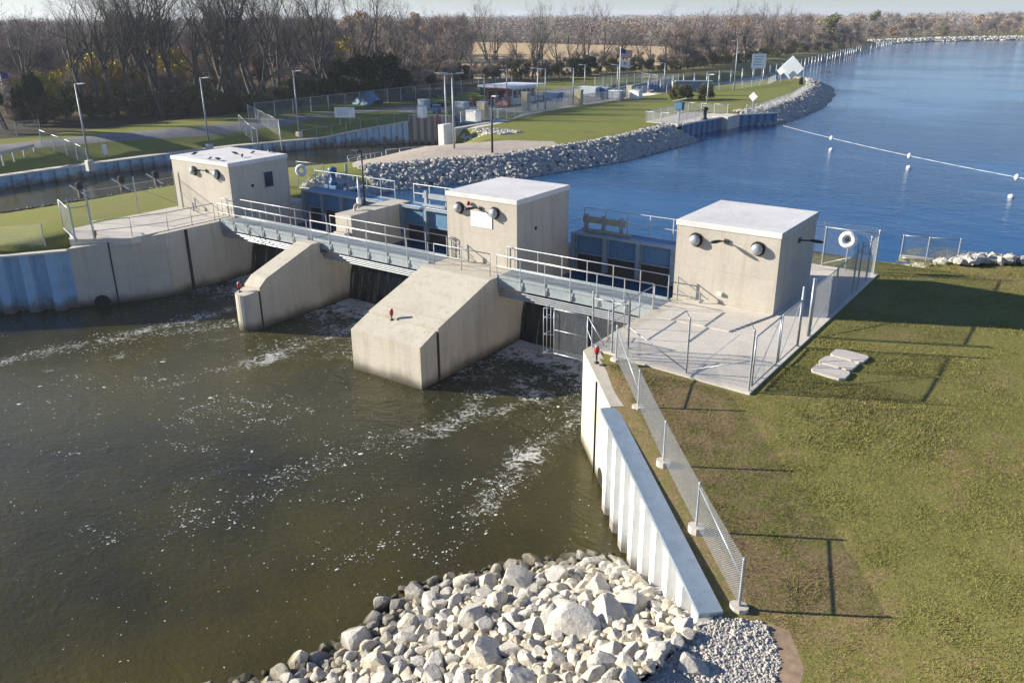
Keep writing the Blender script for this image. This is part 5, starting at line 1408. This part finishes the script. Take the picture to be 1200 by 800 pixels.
for q, lb in (((974,176),'white solid imitating a float reflection below the left end of the cable'), ((1065,197),'white solid imitating a float reflection below the middle of the cable'), ((1185,231),'white solid imitating a float reflection on the lake near the right edge')):
    p = G(*q, ZL); b = MB(); b.lathe((p.x,p.y,ZL-.15), (0,0,1), [(0,.12),(.1,.22),(.26,.22),(.36,.08)], 12); tag(b.build('buoy', M['white'], smooth=True), lb, 'buoy', 'imitated float reflections on the lake')  # white solids added to imitate the cable floats' mirror images on the water

# ------------------------------------------------------------------ trees
def ribbon(mb, p, q, w0, w1, r2):
    d = (q-p); 
    if d.length < 1e-5: return
    s = d.cross(Vector((r2.gauss(0,1), r2.gauss(0,1), r2.gauss(0,1))))
    if s.length < 1e-5: return
    s.normalize(); mb.add([p-s*w0, p+s*w0, q+s*w1, q-s*w1], [(0,1,2,3)])
def bare_tree(seed, H=16, stems=1, spread=.5, lean=0.):
    """returns (trunk builder, twig builder) for a leafless tree of height about H rooted at the origin"""
    r2 = random.Random(seed); tr = MB(); tw = MB()
    def grow(p, d, L, r, lvl, maxl):
        segs = 4 if lvl < 2 else 3; q = p; dd = d.normalized(); rr = r; pts = [(q.copy(), rr)]
        for k in range(segs):
            j = .10 if lvl == 0 else .20
            dd = (dd+Vector((r2.gauss(0,j), r2.gauss(0,j), r2.gauss(0,j*.5)+(.10 if lvl else .03)))).normalized()
            n = q+dd*(L/segs); r1 = r*(1-(k+1)/segs*(.50 if lvl < 2 else .7))
            if lvl <= 1: tr.tube(q, n, rr, r1, n=6 if lvl == 0 else 5, cap=False)
            elif lvl == 2: tr.tube(q, n, rr, r1, n=3, cap=False)
            else: ribbon(tw, q, n, rr, r1, r2)
            q = n; rr = r1; pts.append((q.copy(), rr))
        if lvl >= maxl: return
        nb = [7,6,5,4,3][lvl]
        for i in range(nb):
            f = r2.uniform(.30 if lvl == 0 else .2, 1.0); 
            if i == 0: f = 1.0
            x = f*segs; a = min(segs-1, int(x)); k = x-a; b0 = pts[a][0].lerp(pts[a+1][0], k); br = pts[a][1]+(pts[a+1][1]-pts[a][1])*k
            ang = r2.uniform(.35, .80)*(spread*1.6 if lvl == 0 else 1.0) if i else r2.uniform(.05,.25)
            az = r2.uniform(0, 6.283); ax = dd.orthogonal().normalized(); ax = Matrix.Rotation(az, 3, dd) @ ax
            nd = Matrix.Rotation(ang, 3, ax) @ dd
            grow(b0, nd, L*r2.uniform(.45,.72)*(1.05-.3*f if i else .8), max(.009, br*r2.uniform(.45,.68)), lvl+1, maxl)
    for s_ in range(stems):
        a = r2.uniform(0, 6.28); o = Vector((math.cos(a), math.sin(a), 0))*(.35 if stems > 1 else 0)
        grow(o-Vector((0,0,.3)), Vector((math.cos(a)*.18*(stems > 1)+lean, math.sin(a)*.18*(stems > 1), 1)), H*r2.uniform(.50,.62), H*.0135*(1 if stems == 1 else .8), 0, 4)
    return tr, tw
BARE = []
for i, (H, st, sp, ln) in enumerate(((17,1,.45,-.12),(16,2,.55,.1),(18,3,.4,-.2),(14,1,.75,0),(15,2,.45,.05),(13,1,.6,.15))):
    tr, tw = bare_tree(100+i, H, st, sp, ln)
    BARE.append((tr.mesh('bare_trunk', M['bark']), tw.mesh('bare_twigs', M['twig']), H))
def put_tree(protos, i, x, y, z, rz, sc, label, group, name='bare_tree', cat='tree', crown='crown'):
    tm, cm, H = protos[i % len(protos)]
    t = bpy.data.objects.new(name, None); COL.objects.link(t); t.location = (x, y, z); t.rotation_euler = (0,0,rz)
    t.scale = sc if hasattr(sc, '__len__') else (sc, sc, sc); tag(t, label, cat, group)
    for nm, me in (('trunk', tm), (crown, cm)):
        if me is None: continue
        o = bpy.data.objects.new(nm, me); COL.objects.link(o); o.parent = t
    return t
def shrub(seed, R_, H, n, leafy, mat, lsize=.22, twl=.9, trunk=True, tw=.03, dome=False):
    """uneven crown built of many leaf faces or twig slivers gathered in clumps, on a short branched trunk"""
    r2 = random.Random(seed); cl = []; tr = MB(); cr = MB(); base = H*.18 if not dome else 0
    nc = 15 if not dome else 26
    for k in range(nc):
        a = r2.uniform(0, 6.28); rr = R_*math.sqrt(r2.random())*.78; zz = base+(H-base)*r2.uniform(.12,.92)
        lim = (1-((zz-base)/(H-base)-.42)**2*1.7); rr *= max(.25, lim)
        cl.append((Vector((rr*math.cos(a), rr*math.sin(a), zz)), R_*r2.uniform(.22,.42)))
    for k in range(n):
        c, s = cl[r2.randrange(nc)]; d = Vector((r2.gauss(0,1), r2.gauss(0,1), r2.gauss(0,.8))); d = d.normalized()*(r2.random()**.45)*s
        p = c+d
        if p.z < .05: p.z = r2.uniform(.05,.5)
        if leafy:
            nrm = Vector((r2.gauss(0,1), r2.gauss(0,1), r2.gauss(0,1))).normalized(); u = nrm.orthogonal().normalized(); v = nrm.cross(u); s2 = lsize*r2.uniform(.6,1.3)
            cr.add([p-u*s2, p+v*s2*.7, p+u*s2, p-v*s2*.7], [(0,1,2,3)])
        else:
            dd = (d.normalized()+Vector((0,0,.7))+Vector((r2.gauss(0,.4), r2.gauss(0,.4), r2.gauss(0,.4)))).normalized()
            ribbon(cr, p-dd*twl*.5, p+dd*twl*.5*r2.uniform(.6,1.2), tw, tw*.4, r2)
    tr.tube((0,0,-.3), (0,0,H*.35), H*.022, H*.014, n=6, cap=False)
    for c, s in cl[:9]: tr.tube((0,0,H*.2), c, H*.010, H*.004, n=4, cap=False)
    return tr.mesh('shrub_trunk', M['bark']), cr.mesh('shrub_crown', M[mat]), H
BROWN = [shrub(200+i, 3.6, 9, 2100, False, m, twl=1.2, tw=.034) for i, m in enumerate(('brown','mauve','brown','mauve','mauve'))]
OLIVE = [shrub(220+i, 2.6, 4.2, 3600, True, 'olive', .13) for i in range(3)]
EVER = [shrub(230+i, 2.6, 5.5, 6500, True, 'evergreen', .16) for i in range(2)]
YEL = [shrub(240+i, 2.5, 4.6, 1500, True, 'yellow', .15) for i in range(2)]
ORA = [shrub(250+i, 3.8, 9, 3200, True, m, .22) for i, m in enumerate(('orange','orange','greencrown'))]
BOXB = [shrub(260, 1.5, 2.1, 5200, True, 'olive', .08, dome=True)]
r4 = random.Random(21)
TREELINE = [(-30,163),(0,153),(75,142),(137,137),(200,136),(300,131),(400,121),(480,112),(560,102),(620,98),(700,90),(800,86),(850,80),(900,71),(1000,57)]
def tl(px):
    for (a, ya), (b_, yb) in zip(TREELINE[:-1], TREELINE[1:]):
        if px <= b_: return ya+(yb-ya)*(px-a)/(b_-a)
    return TREELINE[-1][1]
# (pixel column of the trunk foot, how tall the photograph shows it in metres, prototype, label or None)
BT = [(108,15,0,0),(122,16,2,0),(140,17,0,0),(152,18,4,0),(163,17,0,0),(176,18,2,0),(190,17,0,0),(204,19,4,0),(216,18,0,0),(231,17,5,0),(246,18,4,0),(262,19,1,'tall dark double trunked bare tree near the second lamp post'),(271,18,0,0),(286,17,4,0),(300,16,0,0),(312,18,1,0),
      (327,17,4,0),(338,18,5,0),(352,16,0,0),(366,17,1,0),(383,18,1,'forked bare tree above the long fence left of the evergreens'),(398,15,5,0),(421,15,4,0),(436,17,3,'wide forking bare tree just behind the dark evergreens'),(452,15,5,0),(470,13,3,0),
      (508,14,3,'broad spreading bare tree standing alone left of the tan field'),(532,13,5,0),(553,9,5,0),(581,15,4,'tall slim bare tree left of the tan field gap'),(587,14,0,'tall slim bare tree crossing the left part of the tan field'),(612,12,5,0),(621,15,4,0),(628,13,0,0),(640,12,5,0),(655,13,3,0),(672,14,1,0),(690,15,4,0),
      (703,15,3,'broad bare tree behind the island flag pole'),(716,12,5,0),(733,13,0,0),(752,11,5,0),(764,12,3,0),(781,15,3,'large fan shaped bare tree right of the island flag'),(796,12,4,0),(812,13,5,0),(826,15,0,0),(838,13,4,0),(852,14,4,0),(862,17,3,'tallest bare tree above the white board on the levee'),(874,16,0,0),(886,14,5,0),(899,16,4,0),(910,15,1,0),(922,15,0,0),(936,13,5,0),(948,12,4,0),
      (-5,14,5,0),(12,15,4,0),(52,13,0,0)]
for i, (px, H, pi_, lb) in enumerate(BT):
    off = r4.uniform(-2.5, 2.5); q = G(px, tl(px)-1, -.5); v = Vector((q.x, q.y)).normalized(); x, y = q.x+v.x*(abs(off)+.5), q.y+v.y*(abs(off)+.5)
    Hp = BARE[pi_][2]; H = H*(1.32 if px < 480 else 1.12); k = H/Hp*.92
    put_tree(BARE, pi_, x, y, hground(x, y), r4.uniform(0, 6.28) if pi_ != 0 and pi_ != 2 else r4.uniform(-.5,.5), (k*r4.uniform(.9,1.1), k*r4.uniform(.9,1.1), k), lb or 'leafless grey tree at the near edge of the wood', None if lb else 'leafless trees along the wood edge')
# undergrowth along the wood edge
def row(protos, pxs, lift, sc, label, group, name, dist=(0,3), crown='crown', cat='shrub', z=-.5):
    for px in pxs:
        q = G(px, tl(px)-lift, z); v = Vector((q.x, q.y)).normalized(); d = r4.uniform(*dist); x, y = q.x+v.x*d, q.y+v.y*d
        put_tree(protos, r4.randrange(len(protos)), x, y, hground(x, y)-.1, r4.uniform(0,6.28), r4.uniform(*sc), label, group, name, cat, crown)
row(OLIVE, list(range(30, 400, 17))+list(range(440, 620, 34)), 0, (.6,1.05), 'dark olive shrub at the foot of the wood', 'olive shrubs at the foot of the wood', 'shrub', (.5,4))
row(OLIVE, range(640, 1000, 15), -1, (.45,.8), 'low olive brown shrub behind the levee grass', 'shrubs behind the levee', 'shrub', (0,3))
row(BROWN, range(450, 1010, 13), 0, (.38,.62), 'low brown leafless bush at the wood edge', 'brown bushes at the wood edge', 'bush', (1,7), cat='bush')
row(BROWN, range(20, 450, 21), 0, (.45,.75), 'greyish leafless bush among the trees of the left wood', 'grey bushes in the left wood', 'bush', (3,12), cat='bush')
for px, py, s, lb in ((48,158,.95,'dark conical evergreen by the far left fence'),(0,160,.95,'dark evergreen at the far left edge by the fence'),(28,152,.7,'smaller dark evergreen between the two at the far left')):
    q = G(px, py-4, -.7); put_tree(EVER, 0, q.x, q.y, -.8, px, (s*.55,s*.55,s*1.15), lb, None, 'evergreen_tree', 'evergreen')
for px, s, lb in ((405,1.05,'rounded dark evergreen at the left end of the evergreen group'),(428,1.2,'dark evergreen in the middle of the evergreen group'),(452,1.25,'tall dark evergreen at the right of the evergreen group'),(470,.8,'low dark evergreen at the right end of the group'),(386,.7,'small dark evergreen left of the group'),(690,.8,'dark evergreen behind the lock fence left of the flag pole'),(676,.75,'smaller dark evergreen behind the lock lamp post')):
    q = G(px, tl(px)+1, -.5); put_tree(EVER, px, q.x, q.y, -.6, px, (s*.95,s*.95,s*.95), lb, None, 'evergreen_tree', 'evergreen')
for px, d, s, lb in ((62,3,1.1,'yellow leaved shrub in the far left wood'),(44,6,1.2,'yellow leaved shrub at the left end of the wood'),(78,2,.8,'small yellow shrub below the left wood'),(98,9,1.4,'bright yellow sapling left of the leaning trees'),(120,8,1.5,'bright yellow sapling between the leaning trees'),(142,10,1.3,'yellow green sapling behind the leaning trees'),
                 (175,12,1.3,'yellow green sapling right of the leaning trees'),(215,14,1.9,'tall yellow crown high behind the leaning trees'),(395,20,1.9,'yellow crown behind the forked bare tree'),(820,4,.8,'olive yellow shrub beside the levee'),(845,4,.9,'yellowish shrub below the tall levee trees'),(900,5,.8,'small yellow shrub on the levee edge'),(925,6,1.1,'yellow shrub at the right end of the tall trees')):
    q = G(px, tl(px)-1, -.5); v = Vector((q.x, q.y)).normalized(); x, y = q.x+v.x*d, q.y+v.y*d
    put_tree(YEL, px, x, y, -.3, px, s, lb, None, 'yellow_shrub', 'shrub')
for px, py, s, lb in ((789,116,.75,'left round clipped bush beside the monument sign'),(801,117,.95,'middle round clipped bush in front of the monument sign'),(826,116,.95,'right round clipped bush beside the monument sign')):
    q = G(px, py, 0); put_tree(BOXB, 0, q.x, q.y, -.08, px, (s,s,s), lb, None, 'round_bush', 'bush', crown='foliage')
for k, (px, py) in enumerate(((529,126),(557,122))):
    q = G(px, py, -.5); put_tree(YEL, k, q.x, q.y, -.6, 0, .32, ['small yellow green sapling left in the lawn by the parking lot','small yellow green sapling right in the lawn by the parking lot'][k], None, 'young_tree', 'sapling')
# the wood behind: grey brown crowns, thinning out at the tan field
def woods(n, pxr, dr, label, group, protos=BROWN, sc=(.8,1.25), z=-.3, skip=None):
    k = 0
    while k < n:
        px = r4.uniform(*pxr); q = G(px, tl(max(-20, min(1000, px))), -.5); v = Vector((q.x, q.y)).normalized(); d = r4.uniform(*dr)
        x, y = q.x+v.x*d, q.y+v.y*d
        if skip and skip(px, x, y): continue
        s = r4.uniform(*sc); put_tree(protos, r4.randrange(len(protos)), x, y, z, r4.uniform(0,6.28), s, label, group, 'wood_tree'); k += 1
LG = 'grey brown leafless crown deep in the wood behind the edge trees'
woods(34, (-40,400), (14,50), LG, 'crowns of the wood')
woods(70, (-40,545), (50,140), LG, 'crowns of the wood', sc=(1.0,1.45))
woods(14, (400,520), (10,40), LG, 'crowns of the wood', sc=(.7,1.))
woods(30, (790,1000), (6,60), 'brown leafless crown behind the levee trees', 'crowns behind the levee', sc=(.75,1.1))
woods(8, (-20,540), (110,150), 'orange tinted crown rising above the left wood', 'orange crowns above the left wood', protos=ORA[:2], sc=(1.1,1.5))
# trees round the far shore
r5 = random.Random(5)
def far_shore():
    ln = [(-100,400),(-100,430),(-86,470),(-50,516),(0,545),(50,578),(110,600),(170,620)]; k = 0
    for row_, (dd, s0, s1, step) in enumerate(((6,.42,.72,6.5),(22,.75,1.1,8),(48,.95,1.45,10.5))):
        for a, c in zip(ln[:-1], ln[1:]):
            L = math.hypot(c[0]-a[0], c[1]-a[1]); t = Vector((c[0]-a[0], c[1]-a[1])).normalized(); u = 0
            while u < L:
                x = a[0]+t.x*u-t.y*(dd+r5.uniform(-3,6)); y = a[1]+t.y*u+t.x*(dd+r5.uniform(-3,6)); s = r5.uniform(s0, s1); col = r5.random()
                if col < (.30 if row_ == 2 else .1): put_tree(ORA, r5.randrange(3), x, y, -.3, r5.uniform(0,6), s, 'orange leaved crown on the far shore of the lake', 'orange trees on the far shore', 'autumn_tree')
                else: put_tree(BROWN, r5.randrange(5), x, y, -.3, r5.uniform(0,6), s, 'mauve brown leafless tree on the far shore of the lake', 'leafless trees on the far shore', 'wood_tree')
                u += step*r5.uniform(.7,1.3)
far_shore()
q = G(970, 38, -.1); v = Vector((q.x,q.y)).normalized()
put_tree([ORA[2]], 0, v.x*330, v.y*330, -.3, 1, (1.5,1.5,1.25), 'large round green yellow tree left of the lake end', None, 'green_tree', 'tree')
# beyond everything: woodland nobody could count, up to the horizon
def far_woods():
    mb = MB(); r6 = random.Random(9); far = MB(); 
    for ring, (d0, d1, n, s) in enumerate(((230,330,500,6.0),(330,520,850,7.5),(560,900,900,9.5),(900,1800,700,16))):
        for _ in range(n):
            a = r6.uniform(-1.42, .16); d = r6.uniform(d0, d1); x = d*math.sin(a); y = d*math.cos(a)
            if inside((x, y), LAKE) or (x > -120 and y > 120 and d < 500) or (x > -105 and d < 560 and y < 500): continue
            if inside((x, y), ZONES[-1][1]) : continue
            lim = (x < -100 and 120 < y < 330 and -330 < x) and d < 300
            if lim: continue
            R_ = s*r6.uniform(.5,.9); H = (8.5 if ring < 3 else 11)*r6.uniform(.75,1.15); nn = [260,230,170,120][ring]
            tgt = far if r6.random() < .16 else mb
            for k in range(nn):
                dz = r6.random(); rr = R_*math.sqrt(max(.05, 1-(dz*1.15-.3)**2))*math.sqrt(r6.random()); b_ = r6.uniform(0,6.28)
                p = Vector((x+rr*math.cos(b_), y+rr*math.sin(b_), H*dz*(.9+.2*r6.random())))
                w = [.05,.07,.11,.22][ring]*r6.uniform(.7,1.5)*1.5
                ribbon(tgt, p, p+Vector((r6.gauss(0,1), r6.gauss(0,1), r6.gauss(0,.9))).normalized()*[1.1,1.2,1.5,2.2][ring], w, w*.5, r6)
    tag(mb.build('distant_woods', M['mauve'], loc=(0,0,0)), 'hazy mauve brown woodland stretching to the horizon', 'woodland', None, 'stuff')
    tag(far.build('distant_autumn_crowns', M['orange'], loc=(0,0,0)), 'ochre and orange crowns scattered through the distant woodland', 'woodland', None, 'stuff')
far_woods()

# ------------------------------------------------------------------ drifting foam on the river
def foam_flecks():
    mb = MB(); r7 = random.Random(3)
    def fleck(x, y, s, el, ang, z=ZR+.006):
        n = 6; c, d = math.cos(ang), math.sin(ang); vs = []
        for k in range(n):
            a = 2*math.pi*k/n; rr = s*r7.uniform(.6,1.15); u, v = rr*math.cos(a)*el, rr*math.sin(a); vs.append((x+u*c-v*d, y+u*d+v*c, z))
        vs.append((x, y, z+min(.012, s*.25))); mb.add(vs, [(k, (k+1) % n, n) for k in range(n)])
    curves = [([(-20,425),(60,410),(120,398),(180,385),(245,366)], .5, 620), ([(90,418),(130,406),(160,398),(200,390),(275,378)], .5, 520), ([(300,405),(350,397),(400,386),(440,372)], .6, 350),
              ([(600,472),(560,490),(480,508),(400,532),(330,562),(250,602),(180,645)], .6, 420), ([(690,430),(655,478),(610,550),(545,615),(500,655)], .45, 420), ([(60,440),(160,450),(260,430),(330,420)], 1.3, 330),
              ([(0,500),(120,490),(240,470),(360,500),(470,560)], 2.0, 330), ([(110,640),(200,590),(300,570),(420,600)], 1.5, 180), ([(350,650),(450,640),(520,590),(640,560)], .7, 200), ([(220,480),(300,500),(360,470)], 1.6, 300)]
    for px, wd_, n in curves:
        P = [G(*q, ZR) for q in px]; L = [0]
        for a, c in zip(P[:-1], P[1:]): L.append(L[-1]+(c-a).length)
        cl = [(r7.uniform(0, L[-1]), r7.gauss(0, wd_*.6)) for _ in range(max(6, n//16))]
        for _ in range(n):
            if r7.random() < .75: u0, v0 = cl[r7.randrange(len(cl))]; u = u0+r7.gauss(0, .45); v = v0+r7.gauss(0, .11)
            else: u = r7.uniform(0, L[-1]); v = r7.gauss(0, wd_)
            u = max(0, min(L[-1]-1e-3, u)); i = max(j for j in range(len(L)-1) if L[j] <= u); a, c = P[i], P[i+1]; t = (c-a).normalized(); q = a+t*(u-L[i])
            x, y = q.x-t.y*v, q.y+t.x*v
            if not inside((x, y), RIVER): continue
            s = .010+.024*r7.random()**3+(.05*r7.random() if r7.random() < .03 else 0); fleck(x, y, s, r7.uniform(1,2.4), math.atan2(t.y, t.x)+r7.gauss(0,.4))
    for _ in range(2200):
        x = r7.uniform(-52,-9); y = r7.uniform(7,30)
        if not inside((x, y), RIVER) or (-35 < x < -33 and y > 24) or (-25.7 < x < -21.5 and y > 23.8): continue
        fleck(x, y, .009+.016*r7.random()**2, r7.uniform(1,2), r7.uniform(0,3.1))
    tag(mb.build('foam_flecks', M['foam'], loc=(0,0,0)), 'small white foam flecks drifting in streaks on the river', 'foam', None, 'stuff')
foam_flecks()
def blades():
    mb = MB(); r8 = random.Random(17); vs = []; fs = []; n = 0
    while n < 150000:
        x = r8.uniform(-12.5, 9); y = r8.uniform(9, 46)
        if y > 30 and r8.random() < .55: continue
        if inside((x, y), SLABP) or (x+y) < 10.65 or (x < -7.5 and y > 23.4) : continue
        px, py = project(x, y, -.3)
        if px > 1230 or py > 830: continue
        if x < -2.4 and y < 14.9 and (inside((x, y), ZONES[0][1]) or inside((x, y), ZONES[1][1])): continue
        if inside((x, y), LAKE): continue
        k = mnoise.noise(Vector((x*1.3, y*1.3, 4)))+.6*mnoise.noise(Vector((x*.4, y*.4, 9)))
        k += .35*(1 if 9 < x+y < 15 and 15 < y < 23 else 0)*-1
        if r8.random() > .62+.6*k: continue
        z = hbase(x, y)+.04*mnoise.noise(Vector((x*.5, y*.5, 0))); h = r8.uniform(.022,.055); a = r8.uniform(0, 6.28); w = .009; lx, ly = r8.gauss(0,.025), r8.gauss(0,.025)
        o = len(vs); vs += [(x-w*math.cos(a), y-w*math.sin(a), z-.01), (x+w*math.cos(a), y+w*math.sin(a), z-.01), (x+lx, y+ly, z+h)]; fs.append((o, o+1, o+2)); n += 1
    mb.v = vs; mb.f = fs
    tag(mb.build('grass_tufts', M['blade'], loc=(0,0,0)), 'short olive green grass on the near bank', 'grass', None, 'stuff')
SLABP = [(-13.5,24),(-7.6,23.5),(-7.5,39.4),(-13.5,39.4)]
M['blade'] = leaf('grass_blade', (.165, .170, .042), (.295, .262, .09))
blades()
def haze():
    b = MB(); b.box(-2950, 2950, -290, 4900, -8.5, 34.0)
    o = b.build('haze', None, loc=(0,0,0)); m = bpy.data.materials.new('haze_air'); m.use_nodes = True; t = m.node_tree
    t.nodes.remove(t.nodes['Principled BSDF']); v = t.nodes.new('ShaderNodeVolumePrincipled'); v.inputs['Color'].default_value = (.80, .86, .95, 1); v.inputs['Density'].default_value = HAZE
    v.inputs['Anisotropy'].default_value = .2
    t.links.new(v.outputs[0], t.nodes['Material Output'].inputs['Volume']); o.data.materials.append(m); o['kind'] = 'stuff'; o['label'] = 'thin bluish autumn haze over the river and woods'; o['category'] = 'haze'
HAZE = .00026
haze()
for o in bpy.data.objects:
    if '_loc' in o: del o['_loc']
